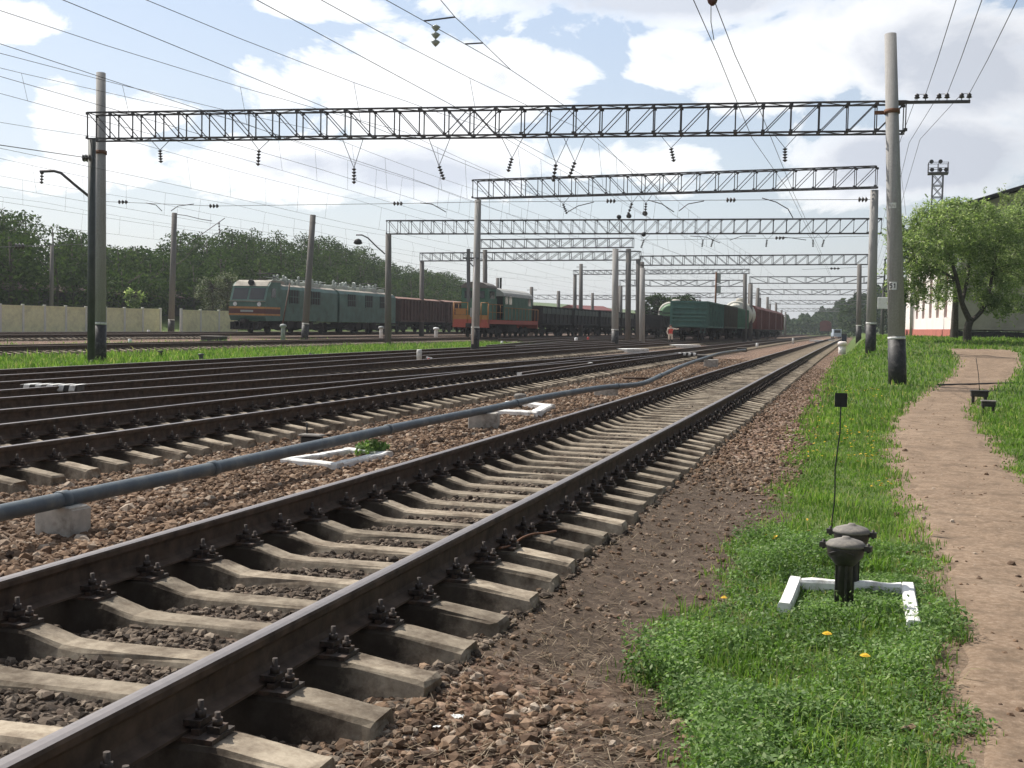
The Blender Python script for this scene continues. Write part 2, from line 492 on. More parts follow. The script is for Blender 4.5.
def edgeX(Y):
    """left edge of the grass verge"""
    e = np.interp(Y, [0, 4, 5, 6, 8, 10, 13, 20, 40, 70, 120, 400], [-.40, -.48, -.66, -.88, -.76, -.62, -.66, -.80, -.95, -1.0, -1.0, -1.0])
    return e + .09 * np.sin(Y * 1.9) + .06 * np.sin(Y * 5.3 + 1) + .05 * np.sin(Y * 13.1 + 2)
def grass_mask(X, Y):
    g = sstep(-.30, .26, X - edgeX(Y))
    a, b = path_edges(Y)
    w_ = .10 * wob(X * 5.0, Y * 4.0) + .06 * wob(X * 11, Y * 9 + 2)
    inp = sstep(-.20, .14, X - a + w_) * (1 - sstep(-.14, .22, X - b + w_)) * (Y < PEND + 3)
    g = g * (1 - inp)
    e1 = .4 * np.sin(Y * .31) + .25 * np.sin(Y * .83 + 2)
    strip = sstep(-28.7, -28.2, X + e1 * .5) * (1 - sstep(-20.0, -19.5, X + e1 * .3)) * (1 - sstep(84, 92, Y))
    strip2 = sstep(-38.0, -37.4, X + e1 * .5) * (1 - sstep(-33.4, -32.9, X + e1)) * (1 - sstep(70, 84, Y)) * .8
    strip3 = sstep(-50, -49, X + e1) * (1 - sstep(-46, -45, X + e1)) * .35
    hillg = 1 - sstep(-66, -62, X)
    return np.clip(np.maximum.reduce([g, strip, strip2, strip3, hillg, sstep(300, 420, Y) * .8]), 0, 1)
zone = np.zeros((ny, nx, 4), np.float32)
zone[..., 0] = grass_mask(GX, GY)
bed = lambda c, w: np.exp(-((GX + c) / w) ** 4)
dark = np.maximum.reduce([bed(3.03, 1.15) * .85, sstep(-20.0, -19.2, GX) * (1 - sstep(-6.9, -6.2, GX)) * .38,
                          bed(30.7, 2.0) * .8, bed(46.2, 2.5) * .8, bed(22.5, 1.6) * .7 * (GY > 84), bed(26.5, 1.6) * .7 * (GY > 84),
                          bed(51.5, 2.5) * .6])
soil = sstep(-2.1, -1.75, GX) * (1 - sstep(12.5, 17, GY)) * np.maximum(sstep(4.9, 5.6, GY), sstep(-1.25, -.85, GX))
zone[..., 1] = dark
zone[..., 2] = soil
pa_, pb_ = path_edges(GY)
zone[..., 3] = sstep(-.30, .02, GX - pa_) * (1 - sstep(-.02, .30, GX - pb_)) * (GY < PEND + 4)
V = np.stack([GX, GY, GZ], -1).reshape(-1, 3)
ii = np.arange(nx * ny).reshape(ny, nx)
Fq = np.stack([ii[:-1, :-1], ii[:-1, 1:], ii[1:, 1:], ii[1:, :-1]], -1).reshape(-1, 4)

def earth_colour(nt, tc):
    n1 = noise(nt, tc, .7, 9, .68); n2 = noise(nt, tc, 26, 8, .75); n3 = noise(nt, tc, 5, 8, .72)
    c = ramp(nt, [(.32, (.145, .100, .070)), (.5, (.262, .182, .122)), (.68, (.36, .27, .195))], n1.outputs['Fac']).outputs[0]
    c = mixc(nt, .6, c, ramp(nt, [(.28, (.065, .046, .033)), (.5, (.22, .162, .117)), (.72, (.41, .33, .255))], n2.outputs['Fac']).outputs[0])
    c = mixc(nt, ramp(nt, [(.46, (0,) * 3), (.66, (.75,) * 3)], n3.outputs['Fac']).outputs[0], c, (.115, .085, .060))
    return c, n2, n3
m, nt, b = nodes_of('ballast_soil_and_turf')
tc = objcoord(nt)
at = nt.nodes.new('ShaderNodeAttribute'); at.attribute_name = 'zone'
sp = nt.nodes.new('ShaderNodeSeparateColor'); nt.links.new(at.outputs['Color'], sp.inputs[0])
vor = nt.nodes.new('ShaderNodeTexVoronoi'); vor.inputs['Scale'].default_value = 17; nt.links.new(tc, vor.inputs['Vector'])
vs = nt.nodes.new('ShaderNodeSeparateColor'); nt.links.new(vor.outputs['Color'], vs.inputs[0])
stone = ramp(nt, [(0, (.06, .042, .032)), (.35, (.15, .092, .064)), (.65, (.25, .165, .118)), (.9, (.34, .25, .19)), (1, (.48, .42, .36))], vs.outputs[0]).outputs[0]
n1 = noise(nt, tc, .8, 6)
tint = ramp(nt, [(.3, (.72, .70, .70)), (.7, (1.15, 1.1, 1.05))], n1.outputs['Fac']).outputs[0]
stone = mixc(nt, 1, stone, tint, 'MULTIPLY')
dstone = ramp(nt, [(0, (.022, .018, .015)), (.6, (.075, .06, .048)), (1, (.16, .13, .105))], vs.outputs[1]).outputs[0]
nd = noise(nt, tc, 2.2, 6, .7)
dk = math_(nt, 'MULTIPLY', sp.outputs[1], ramp(nt, [(.3, (.75,) * 3), (.65, (1.1,) * 3)], nd.outputs['Fac']).outputs[0])
c1 = mixc(nt, dk, stone, dstone)
# bare brown soil on the shoulder
ns = noise(nt, tc, 9, 10, .75)
soilc = ramp(nt, [(.25, (.030, .022, .016)), (.52, (.090, .066, .049)), (.75, (.20, .15, .112))], ns.outputs['Fac']).outputs[0]
nsm = noise(nt, tc, 1.6, 6, .7)
sf = math_(nt, 'MULTIPLY', sp.outputs[2], ramp(nt, [(.30, (.86,) * 3), (.45, (1,) * 3)], nsm.outputs['Fac']).outputs[0])
c2 = mixc(nt, sf, c1, soilc)
# turf
ng = noise(nt, tc, 3.0, 8, .7)
turf = ramp(nt, [(.25, (.035, .055, .016)), (.5, (.08, .12, .03)), (.75, (.13, .165, .06))], ng.outputs['Fac']).outputs[0]
gf = math_(nt, 'ADD', sp.outputs[0], math_(nt, 'MULTIPLY', math_(nt, 'SUBTRACT', ns.outputs['Fac'], .5), .9))
gfr = ramp(nt, [(.38, (0, 0, 0)), (.62, (1, 1, 1))], gf).outputs[0]
c3 = mixc(nt, gfr, c2, turf)
pf = math_(nt, 'ADD', at.outputs['Alpha'], math_(nt, 'MULTIPLY', math_(nt, 'SUBTRACT', ns.outputs['Fac'], .5), 1.0))
pfr = ramp(nt, [(.40, (0, 0, 0)), (.60, (1, 1, 1))], pf).outputs[0]
c3 = mixc(nt, pfr, c3, earth_colour(nt, tc)[0])
nt.links.new(c3, b.inputs['Base Color'])
b.inputs['Roughness'].default_value = .95
b.inputs['Specular IOR Level'].default_value = .15
hh = math_(nt, 'SUBTRACT', 1.0, vor.outputs['Distance'])
rough_ = math_(nt, 'SUBTRACT', 1.0, math_(nt, 'MAXIMUM', math_(nt, 'MAXIMUM', sp.outputs[2], pfr), gfr))
hmix = math_(nt, 'ADD', math_(nt, 'MULTIPLY', hh, rough_), math_(nt, 'MULTIPLY', ns.outputs['Fac'], .55))
bump(nt, b, hmix, .9, .05)
ground = link_mesh('ground', np_mesh_idx('ground', V, Fq, m, True))
ca = ground.data.color_attributes.new('zone', 'FLOAT_COLOR', 'POINT')
ca.data.foreach_set('color', zone.reshape(-1))
tag(ground, kind='structure')

# ------------------------------------------------------------------ earth path
m, nt, b = nodes_of('trodden_earth')
tc = objcoord(nt)
c, n2, n3 = earth_colour(nt, tc)
nt.links.new(c, b.inputs['Base Color']); b.inputs['Roughness'].default_value = .95; b.inputs['Specular IOR Level'].default_value = .1
bump(nt, b, n2.outputs['Fac'], .5, .015)
ys = np.concatenate([np.arange(-6, 16, .08), np.arange(16, PEND + 1.5, .3)])
Vp = []; W = 15
for y in ys:
    a, bb = path_edges(y)
    for k in range(W):
        t = k / (W - 1)
        x = a + (bb - a) * t
        zz = terr(x, y) + (.010 if 0 < k < W - 1 else -.03) + .008 * math.sin(x * 9 + y * 4) * math.sin(y * 5.3 - x * 3)
        Vp.append((x, y, zz))
ii = np.arange(len(ys) * W).reshape(len(ys), W)
Fp = np.stack([ii[:-1, :-1], ii[:-1, 1:], ii[1:, 1:], ii[1:, :-1]], -1).reshape(-1, 4)
path = tag(link_mesh('path', np_mesh_idx('path', np.array(Vp), Fp, m, True)), kind='structure')

# ------------------------------------------------------------------ loose ballast stones
def stone_shapes(k=8):
    import bmesh
    out = []
    for i in range(k):
        bm = bmesh.new(); bmesh.ops.create_icosphere(bm, subdivisions=1, radius=1)
        vs = np.array([v.co[:] for v in bm.verts]); fs = np.array([[v.index for v in f.verts] for f in bm.faces])
        bm.free()
        pl = rng.normal(size=(9, 3)); pl /= np.linalg.norm(pl, axis=1)[:, None]
        d = rng.uniform(.55, .95, 9)
        for n_, dd in zip(pl, d):
            h = vs @ n_
            vs = vs - np.outer(np.clip(h - dd, 0, None), n_)
        vs = vs * rng.uniform(.7, 1.25, 3)
        out.append((vs, fs))
    return out
SH = stone_shapes()
def scatter(name, X, Y, size, mats, sink=.25, zf=terrain, squash=.8):
    Vs = []; Fs = []; off = 0
    Z = zf(X, Y)
    which = rng.integers(0, len(SH), len(X))
    for k, (v, f) in enumerate(SH):
        idx = np.where(which == k)[0]; n = len(idx)
        if n == 0: continue
        q = rng.normal(size=(n, 4)); q /= np.linalg.norm(q, axis=1)[:, None]
        w, x, y, z = q.T
        Rm = np.stack([1 - 2 * (y * y + z * z), 2 * (x * y - w * z), 2 * (x * z + w * y),
                       2 * (x * y + w * z), 1 - 2 * (x * x + z * z), 2 * (y * z - w * x),
                       2 * (x * z - w * y), 2 * (y * z + w * x), 1 - 2 * (x * x + y * y)], -1).reshape(n, 3, 3)
        s = size[idx]
        p = np.einsum('nij,vj->nvi', Rm, v) * s[:, None, None]
        p[..., 2] *= squash
        p += np.stack([X[idx], Y[idx], Z[idx] + s * (squash * .6 - sink)], -1)[:, None, :]
        Vs.append(p.reshape(-1, 3))
        Fs.append((f[None] + (np.arange(n) * len(v))[:, None, None] + off).reshape(-1, 3))
        off += n * len(v)
    return link_mesh(name, np_mesh_idx(name, np.concatenate(Vs), np.concatenate(Fs), mats))
def stone_mat(name, stops, dust):
    m, nt, b = nodes_of(name)
    g = nt.nodes.new('ShaderNodeNewGeometry')
    c = ramp(nt, stops, g.outputs['Random Per Island']).outputs[0]
    n = noise(nt, objcoord(nt), 40, 5, .7)
    f = ramp(nt, [(.3, (.7,) * 3), (.7, (1.25,) * 3)], n.outputs['Fac']).outputs[0]
    c = mixc(nt, 1, c, f, 'MULTIPLY')
    n2 = noise(nt, objcoord(nt), .9, 5, .7)
    c = mixc(nt, ramp(nt, [(.45, (0,) * 3), (.7, (.55,) * 3)], n2.outputs['Fac']).outputs[0], c, dust)
    nt.links.new(c, b.inputs['Base Color']); b.inputs['Roughness'].default_value = .9; b.inputs['Specular IOR Level'].default_value = .2
    bump(nt, b, n.outputs['Fac'], .4, .01)
    return m
M['stone_brown'] = stone_mat('crushed_brown_stone', [(0, (.072, .047, .033)), (.3, (.15, .095, .061)), (.6, (.225, .145, .092)), (.85, (.30, .21, .145)), (1, (.42, .35, .28))], (.09, .063, .044))
M['stone_dark'] = stone_mat('oily_dark_stone', [(0, (.045, .035, .028)), (.5, (.115, .088, .067)), (.85, (.19, .148, .112)), (1, (.33, .27, .21))], (.06, .047, .037))
def sample(n, x0, x1, y0, y1, pw=1.0):
    """more points near the camera"""
    u = rng.random(n)
    Y = y0 * (y1 / y0) ** u if pw == 'log' else y0 + (y1 - y0) * u ** pw
    return rng.uniform(x0, x1, n), Y
X1, Y1 = sample(36000, -7.3, -4.15, 5.0, 60, 'log')
X2, Y2 = sample(12000, -1.9, -.55, 2.6, 50, 'log')
keep = rng.random(len(X2)) > .78 * np.maximum(sstep(4.7, 5.5, Y2), sstep(-1.3, -.95, X2)) * (1 - sstep(11.0, 14, Y2))
X2, Y2 = X2[keep], Y2[keep]
X3, Y3 = sample(4500, -1.9, -.4, 4.2, 16, 'log')
Xb = np.concatenate([X1, X2, X3]); Yb = np.concatenate([Y1, Y2, Y3])
sz = rng.gamma(5, .0040, len(Xb)) + .009
sz[len(X1):] *= np.where((Yb[len(X1):] > 5) & (Yb[len(X1):] < 12), .55, .78); sz[len(X1) + len(X2):] *= .30
tag(scatter('ballast_stones', Xb, Yb, sz, M['stone_brown']), 'loose brown crushed stone beside and between the near tracks', 'ballast', kind='stuff')
X1, Y1 = sample(34000, -4.4, -1.65, 1.8, 40, 'log')
X2, Y2 = sample(7000, -11, -7.0, 9, 45, 'log')
Xb = np.concatenate([X1, X2]); Yb = np.concatenate([Y1, Y2])
sz = rng.gamma(5, .0026, len(Xb)) + .007
tag(scatter('oily_ballast_stones', Xb, Yb, sz, M['stone_dark']), 'dark oily crushed stone between the sleepers', 'ballast', kind='stuff')

# ================================================================== GRASS
M['blade'] = leaf_mat('grass_blades', [(0, (.080, .155, .030)), (.35, (.130, .235, .042)), (.7, (.185, .295, .062)), (.93, (.30, .34, .15)), (1, (.40, .35, .20))], .45, clump=1.3)
M['herb'] = leaf_mat('low_herb_leaves', [(0, (.085, .155, .048)), (.4, (.135, .235, .070)), (.8, (.195, .31, .11)), (1, (.31, .38, .20))], .4, clump=2.2)
M['straw'] = leaf_mat('dry_stalks', [(0, (.09, .065, .045)), (.6, (.19, .145, .10)), (1, (.36, .29, .21))], .2)
FQ = [hit(x, y) for x, y in ((780, 612), (790, 574), (915, 580), (922, 632))]
def near_frame(X, Y):
    """grass is trodden short on and around the white frame"""
    x0, x1 = min(p.x for p in FQ), max(p.x for p in FQ); y0, y1 = min(p.y for p in FQ), max(p.y for p in FQ)
    ins = (X > x0 - .05) & (X < x1 + .05) & (Y > y0 + .12) & (Y < y1 + .1)
    return np.where(ins, .45, 1.0)
def blades(X, Y, h, w, lean=.45):
    n = len(X)
    Z = terrain(X, Y) - .01
    a = rng.uniform(0, 2 * np.pi, n); l = rng.normal(0, lean, n) * h
    dx, dy = np.cos(a), np.sin(a)
    b2 = rng.uniform(0, 2 * np.pi, n); wx, wy = np.cos(b2) * w, np.sin(b2) * w
    base = np.stack([X, Y, Z], -1); wv = np.stack([wx, wy, np.zeros(n)], -1)
    mid = base + np.stack([dx * l * .35, dy * l * .35, h * .6], -1)
    tip = base + np.stack([dx * l, dy * l, h * (1 - .25 * np.abs(l / h))], -1)
    q1 = np.stack([base - wv, base + wv, mid + wv * .75, mid - wv * .75], 1)
    q2 = np.stack([mid - wv * .75, mid + wv * .75, tip + wv * .1, tip - wv * .1], 1)
    V = np.concatenate([base[:, None] - wv[:, None], base[:, None] + wv[:, None], mid[:, None] - wv[:, None] * .8, mid[:, None] + wv[:, None] * .8, tip[:, None]], 1)
    o = (np.arange(n) * 5)[:, None]
    Fz = np.concatenate([o + np.array([[0, 1, 3]]), o + np.array([[0, 3, 2]]), o + np.array([[2, 3, 4]])], 0)
    return V.reshape(-1, 3), Fz
def grass_points(n, x0, x1, y0, y1, thr=.5):
    X, Y = sample(n, x0, x1, y0, y1, 'log')
    g = grass_mask(X, Y)
    k = g > rng.uniform(.08, .95, n)
    return X[k], Y[k]
X, Y = grass_points(150000, -1.3, 4.2, 3.2, 26)
tall = .5 + .5 * np.clip(wob(X * 2.2, Y * 2.0) + .5, 0, 1.4)
h = rng.gamma(5, .016, len(X)) * tall + .02
V1, F1 = blades(X, Y, h * np.interp(Y, [3, 8, 12, 26], [.9, 1.05, .72, .8]) * (.75 + .5 * np.clip(wob(X * 4, Y * 3.3), 0, 1)) * near_frame(X, Y), .0022 + .00032 * Y)
X, Y = grass_points(60000, -1.4, 16, 20, 80)
h = rng.gamma(5, .017, len(X)) + .03
V2, F2 = blades(X, Y, h, .004 + .00035 * Y)
X, Y = grass_points(46000, -29, -19, 14, 95)
h = rng.gamma(5, .028, len(X)) + .03
V3, F3 = blades(X, Y, h, .02)
X, Y = grass_points(14000, -40, -32, 30, 90)
h = rng.gamma(5, .03, len(X)) + .03
V4, F4 = blades(X, Y, h, .022)
for nm, (v, f), lab in (('grass', (np.concatenate([V1, V2]), np.concatenate([F1, F2 + len(V1)])), 'green grass growing on the verge beside the earth path'),
                        ('grass', (np.concatenate([V3, V4]), np.concatenate([F3, F4 + len(V3)])), 'bright green grass strips between the left tracks')):
    tag(link_mesh(nm, np_mesh_idx(nm, v, f, M['blade'])), lab, 'grass', kind='stuff')
# low leafy herbs in the foreground
def leaves_quads(C, size, up=.6):
    n = len(C)
    nrm = rng.normal(size=(n, 3)); nrm[:, 2] = np.abs(nrm[:, 2]) + up
    nrm /= np.linalg.norm(nrm, axis=1)[:, None]
    t = rng.normal(size=(n, 3)); t -= (t * nrm).sum(1)[:, None] * nrm
    t /= np.linalg.norm(t, axis=1)[:, None]
    s = np.cross(nrm, t)
    L = size[:, None]
    return np.stack([C - t * L, C + s * L * .5 + nrm * L * .08, C + t * L, C - s * L * .5 + nrm * L * .08], 1).reshape(-1, 3)
nP = 9000
X, Y = sample(nP, -1.2, .75, 3.3, 9.5, 'log')
cl = np.clip(wob(X * 1.8 + 2, Y * 1.5) + .35, 0, 1.2)
k = (grass_mask(X, Y) > .5) & (rng.random(nP) < .25 + cl)
X, Y, cl = X[k], Y[k], cl[k]
H = (.05 + .20 * cl ** 1.5 * rng.random(len(X))) * near_frame(X, Y) ** 1.6
per = 26
rep = np.repeat(np.arange(len(X)), per)
hh = rng.random(len(rep)) ** .7
rad = (.03 + .03 * rng.random(len(rep))) * (.4 + hh)
an = rng.uniform(0, 2 * np.pi, len(rep))
C = np.stack([X[rep] + np.cos(an) * rad, Y[rep] + np.sin(an) * rad, terrain(X[rep], Y[rep]) + hh * H[rep]], -1)
me = np_mesh('herb_plants', leaves_quads(C, rng.uniform(.006, .017, len(C))), 4, M['herb'])
tag(link_mesh('herb_plants', me), 'low leafy weeds among the grass by the white frame', 'weeds', kind='stuff')
# dry stalks on the bare shoulder
X, Y = sample(5200, -1.7, -.5, 3.4, 15, 'log')
X[:900] = rng.uniform(-1.5, -.6, 900); Y[:900] = rng.uniform(3.4, 6.5, 900)
n = len(X); a = rng.uniform(0, 2 * np.pi, n); L = rng.uniform(.03, .10, n)
P0 = np.stack([X, Y, terrain(X, Y) + .012], -1); P1 = P0 + np.stack([np.cos(a) * L, np.sin(a) * L, rng.uniform(0, .025, n)], -1)
wv = np.stack([-np.sin(a), np.cos(a), np.zeros(n)], -1) * .0016
me = np_mesh('dry_stalks', np.stack([P0 - wv, P0 + wv, P1 + wv, P1 - wv], 1).reshape(-1, 3), 4, M['straw'])
tag(link_mesh('dry_stalks', me), 'dead straw and stalks littering the bare brown soil', 'straw', kind='stuff')

# ------------------------------------------------------------------ dandelions
M['yellow'] = mat('dandelion_yellow', (.75, .48, .015), .7, 0, .15, 60, bmp=0)
M['stem'] = mat('dandelion_stem', (.10, .17, .05), .6, 0, .1, 10, bmp=0)
def dandelion(px, py, label, z=.09, r=.024):
    g = hit(px, py, z)
    b0 = Vector((g.x, g.y, terr(g.x, g.y)))
    t = empty('dandelion', b0, label, 'flower', 'dandelions in the grass')
    MB().path([(0, 0, 0), (.006, .004, z * .6), (0, 0, z)], .0025, 6).build('stem', M['stem'], t, False)
    f = MB()
    for ring, (rr, up) in enumerate(((r, .002), (r * .75, .008), (r * .45, .013))):
        k = 16 - ring * 4
        for i in range(k):
            a = 2 * math.pi * (i + ring * .4) / k; w = .16
            f.add([(0, 0, z + up * .6), (math.cos(a - w) * rr, math.sin(a - w) * rr, z + up), (math.cos(a) * rr * 1.08, math.sin(a) * rr * 1.08, z + up), (math.cos(a + w) * rr, math.sin(a + w) * rr, z + up)], [(0, 1, 2, 3)])
    f.build('flower_head', M['yellow'], t, False)
dandelion(827, 634, 'yellow dandelion in front of the white frame, left of the brighter one')
dandelion(865, 656, 'bright yellow dandelion nearest the camera in the grass')
dandelion(724, 598, 'yellow dandelion at the left edge of the grass near the bare soil', .08, .018)
n = 150
X, Y = sample(900, -.8, .6, 9, 34, 'log'); k = (grass_mask(X, Y) > .9) & (wob(X * .7, Y * .5) > -.1)
X, Y = X[k][:n], Y[k][:n]
Z = terrain(X, Y) + rng.uniform(.07, .13, len(X))
me = np_mesh('dandelion_flowers', np.concatenate([leaves_quads(np.stack([X, Y, Z], -1), np.full(len(X), .022), 3) for _ in range(3)]), 4, M['yellow'])
tag(link_mesh('dandelion_flowers', me), 'scattered small yellow dandelions in the verge further on', 'flowers', kind='stuff')

# ================================================================== TRACKS
HEADZ = .45
def hz(Y): return HEADZ + float(rise(Y))
RP = [(-.075, 0), (-.075, .011), (-.022, .027), (-.009, .048), (-.009, .118), (-.018, .134), (-.0365, .142), (-.0375, .166), (-.031, .177), (-.012, .181),
      (.012, .181), (.031, .177), (.0375, .166), (.0365, .142), (.018, .134), (.009, .118), (.009, .048), (.022, .027), (.075, .011), (.075, 0)]
def rail(parent, fx, ys, dz=0.0, top='rail_top'):
    n = len(RP); mb = MB(); vs = []
    for y in ys:
        x = fx(y); z = hz(y) - .181 + dz
        vs += [(x + a, y, z + b_) for a, b_ in RP]
    fs = []; mi = []
    for i in range(len(ys) - 1):
        for k in range(n):
            j = (k + 1) % n
            fs.append((i * n + k, (i + 1) * n + k, (i + 1) * n + j, i * n + j)); mi.append(1 if 8 <= k <= 10 else 0)
    mb.v = vs; mb.f = fs; mb.m = mi; mb.s = [False] * len(fs)
    mb.f.append(tuple(range(n))); mb.m.append(0); mb.s.append(False)
    return mb.build('rail', [M['rail_side'], M[top]], parent)
def sleeper_mb():
    st = [(0, .135), (.30, .135), (.42, .142), (.58, .190), (.64, .195), (.98, .193), (1.02, .190), (1.30, .150), (1.34, .143), (1.35, .125)]
    st = [(-x, z) for x, z in st[:0:-1]] + st
    mb = MB(); vs = []; n = 6
    for x, z in st:
        t = .072 if abs(x) < .5 else .080
        vs += [(x, -.145, 0), (x, -t - .016, z - .014), (x, -t, z), (x, t, z), (x, t + .016, z - .014), (x, .145, 0)]
    fs = []
    for i in range(len(st) - 1):
        for k in range(n):
            j = (k + 1) % n
            fs.append((i * n + k, i * n + j, (i + 1) * n + j, (i + 1) * n + k))
    mb.add(vs, fs)
    mb.f += [tuple(range(n)), tuple((len(st) - 1) * n + k for k in range(n))]; mb.m += [0, 0]; mb.s += [False, False]
    return mb
def fastening_mb():
    """base plate, two clamps and four bolts round one rail foot; origin on the sleeper top under the rail"""
    mb = MB()
    mb.box((0, 0, .0085), (.36, .16, .017))
    for s in (-1, 1):
        mb.box((s * .098, 0, .026), (.03, .10, .022))
        mb.box((s * .078, 0, .052), (.065, .075, .022))
        mb.lathe([(.011, .03), (.011, .125)], (s * .092, 0, 0), 8)
        mb.lathe([(.021, .066), (.021, .092)], (s * .092, 0, 0), 6)
        mb.lathe([(.026, .062), (.026, .066)], (s * .092, 0, 0), 10)
        mb.lathe([(.011, .01), (.011, .085)], (s * .150, .012, 0), 8)
        mb.lathe([(.020, .040), (.020, .064)], (s * .150, .012, 0), 6)
        mb.box((s * .150, .012, .028), (.05, .06, .024))
    return mb
def worn_sleeper(seed):
    """one of several castings: edges knocked off, corners broken, slightly uneven top"""
    mb = sleeper_mb(); r_ = random.Random(seed); n = 6; m_ = len(mb.v) // n
    vs = [list(v) for v in mb.v]
    for i in range(m_):
        for k in range(n):
            v = vs[i * n + k]
            if k in (2, 3): v[2] -= abs(r_.gauss(0, .003)); v[1] += r_.gauss(0, .004)
            if k in (1, 4): v[2] -= abs(r_.gauss(0, .006)); v[1] += r_.gauss(0, .003)
            v[0] += r_.gauss(0, .004)
    for e in (0, m_ - 1):
        for k in (1, 2, 3, 4):
            if r_.random() < .35: vs[e * n + k][2] -= r_.uniform(.01, .035); vs[e * n + k][0] *= .988
    mb.v = [tuple(v) for v in vs]
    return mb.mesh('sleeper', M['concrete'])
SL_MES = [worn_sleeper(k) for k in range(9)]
FA_ME = fastening_mb().mesh('rail_fastening', M['fast'])
def track(name, label, c, y0, y1, step=.545, first=None, n_ind=100, fast=False, y_stuff=220, rails=True, dz=0.0, top='rail_top', base_y=None):
    fx = c if callable(c) else (lambda y: -c)
    by = y0 if base_y is None else base_y
    t = empty(name, (fx(by), by, hz(by) - .45), label, 'railway track')
    ys = []
    y = y0
    while y < y1: ys.append(y); y += 1.5 if y < 60 else 8
    ys.append(y1)
    if rails:
        for s in (-1, 1): rail(t, lambda y, s=s: fx(y) + s * .797, ys, dz, top)
    inv = wmat(t).inverted()
    y = first if first is not None else y0; k = 0
    fastm = MB()
    smb = MB(); base = sleeper_mb()
    rr = random.Random(3)
    while y < y_stuff and y < y1:
        z = hz(y) - .2 - .193 + dz
        a = rr.uniform(-.018, .018); oy = rr.uniform(-.03, .03)
        if k < n_ind:
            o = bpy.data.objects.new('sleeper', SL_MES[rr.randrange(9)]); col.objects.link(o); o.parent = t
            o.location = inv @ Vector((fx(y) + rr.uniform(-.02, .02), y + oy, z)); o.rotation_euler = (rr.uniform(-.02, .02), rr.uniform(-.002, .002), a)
            if fast:
                for s in (-1, 1):
                    q = bpy.data.objects.new('rail_fastening', FA_ME); col.objects.link(q); q.parent = o
                    q.location = (s * .797 , 0, .194)
        else:
            X0 = fx(y)
            smb.add([(X0 + v[0], y + v[1], z + v[2]) for v in base.v], base.f)
        k += 1; y += step
    if smb.v: tag(smb.build('sleepers', M['concrete_far'], t), kind='stuff')
    return t
T1 = track('railway_track', 'nearest railway track on grey concrete sleepers, beside the grass verge', 3.03, -4, 700, .54, 1.46, fast=True)
T2 = track('railway_track', 'second railway track from the camera, just beyond the grey pipe', 8.5, -6, 700, .545, 6.3, fast=True)
def t3c(y): return -float(np.interp(y, [-6, 10, 17, 24, 31, 40, 50, 60], [11.95, 11.7, 11.3, 10.75, 10.15, 9.42, 8.83, 8.55]))
T3 = track('railway_track', 'curved railway track joining the second track at a turnout', t3c, -6, 59, .545, 8.5, n_ind=15, y_stuff=17, dz=-.003)
T4 = track('railway_track', 'fourth railway track, running under the green wagons', 14.2, -6, 700, .545, 12, y_stuff=180)
T5 = track('railway_track', 'fifth railway track, along the near edge of the grass strip', 17.4, -6, 700, .545, 14, y_stuff=180)
T6 = track('railway_track', 'railway track beyond the grass strip carrying the green shunter', 30.7, 0, 400, .545, 28, y_stuff=120, top='rail_top_dull')
T7 = track('railway_track', 'far left railway track carrying the teal locomotive', 46.2, 10, 400, .545, 50, n_ind=60, y_stuff=80, top='rail_top_dull')
T8 = track('railway_track', 'railway track starting beyond the grass strip, right of the shunter', lambda y: -float(np.interp(y, [60, 92, 110], [18.2, 21.8, 22.5])), 62, 400, .545, 80, y_stuff=150)
T9 = track('railway_track', 'railway track between the shunter and the dark middle tracks', lambda y: -float(np.interp(y, [84, 100, 120], [25.4, 26.2, 26.5])), 88, 400, .545, 90, y_stuff=150)
T10 = track('railway_track', 'rusty siding close to the pale fence', 51.5, 20, 400, .545, 52, n_ind=60, y_stuff=84, top='rail_top_dull')
# long bearers of the turnout under the second and third tracks
bm_ = MB(); y = 17.3
while y < 50:
    xo = t3c(y) - 1.35; z = hz(y) - .2
    if -xo > 10.1: bm_.box(((xo - 9.9) / 2, y, z - .09), (-9.9 - xo, .23, .17))
    y += .545
tag(bm_.build('turnout_bearers', M['concrete_far'], T3), kind='stuff')
# a spare rail lying inside the second track with pale cut ends
def spare_rail(p, ya, yb, label):
    t = empty('spare_rail', (-p, ya, hz(ya) - .2), label, 'rail')
    ys = list(np.linspace(ya, yb, 6))
    r_ = rail(t, lambda y: -p, ys, -.015, 'rail_top_dull')
    e = MB().box((-p, ya - .012, hz(ya) - .10), (.13, .02, .16)); e.build('painted_end', M['white_paint'], t)
    e = MB().box((-p, yb - .03, hz(yb) + -.012), (.09, .4, .02)); e.build('painted_tip', M['white_paint'], t)
spare_rail(8.25, 29.5, 38, 'spare rail with a white painted end lying inside the second track')

# ================================================================== PIPE WITH SUPPORTS
PIPE_P = [(-300, 576, .37), (-120, 541, .37), (0, 513, .37), (100, 492, .37), (200, 471, .37), (300, 449, .37), (400, 427, .37), (490, 409, .38), (540, 398, .40), (600, 388, .40), (640, 384, .34), (660, 376, .38), (682, 366, .44), (702, 359, .46), (722, 353, .48), (745, 350, .5)]
def at_z(px, py, z):
    d = ray(px, py); return CAM + d * ((z - CAM.z) / d.z)
pp = [at_z(x, y, z + float(rise(at_z(x, y, z).y)) * .8) for x, y, z in PIPE_P]
def catmull(P, k=8):
    out = []
    for i in range(len(P) - 1):
        p0, p1, p2, p3 = P[max(i - 1, 0)], P[i], P[i + 1], P[min(i + 2, len(P) - 1)]
        for j in range(k):
            t = j / k
            out.append(.5 * ((2 * p1) + (p2 - p0) * t + (2 * p0 - 5 * p1 + 4 * p2 - p3) * t * t + (3 * p1 - p0 - 3 * p2 + p3) * t ** 3))
    out.append(P[-1]); return out
pc = catmull(pp, 8)
loc = pp[2].copy()
pt = empty('pipe', loc, 'long blue grey pipe running on concrete blocks beside the track', 'pipe')
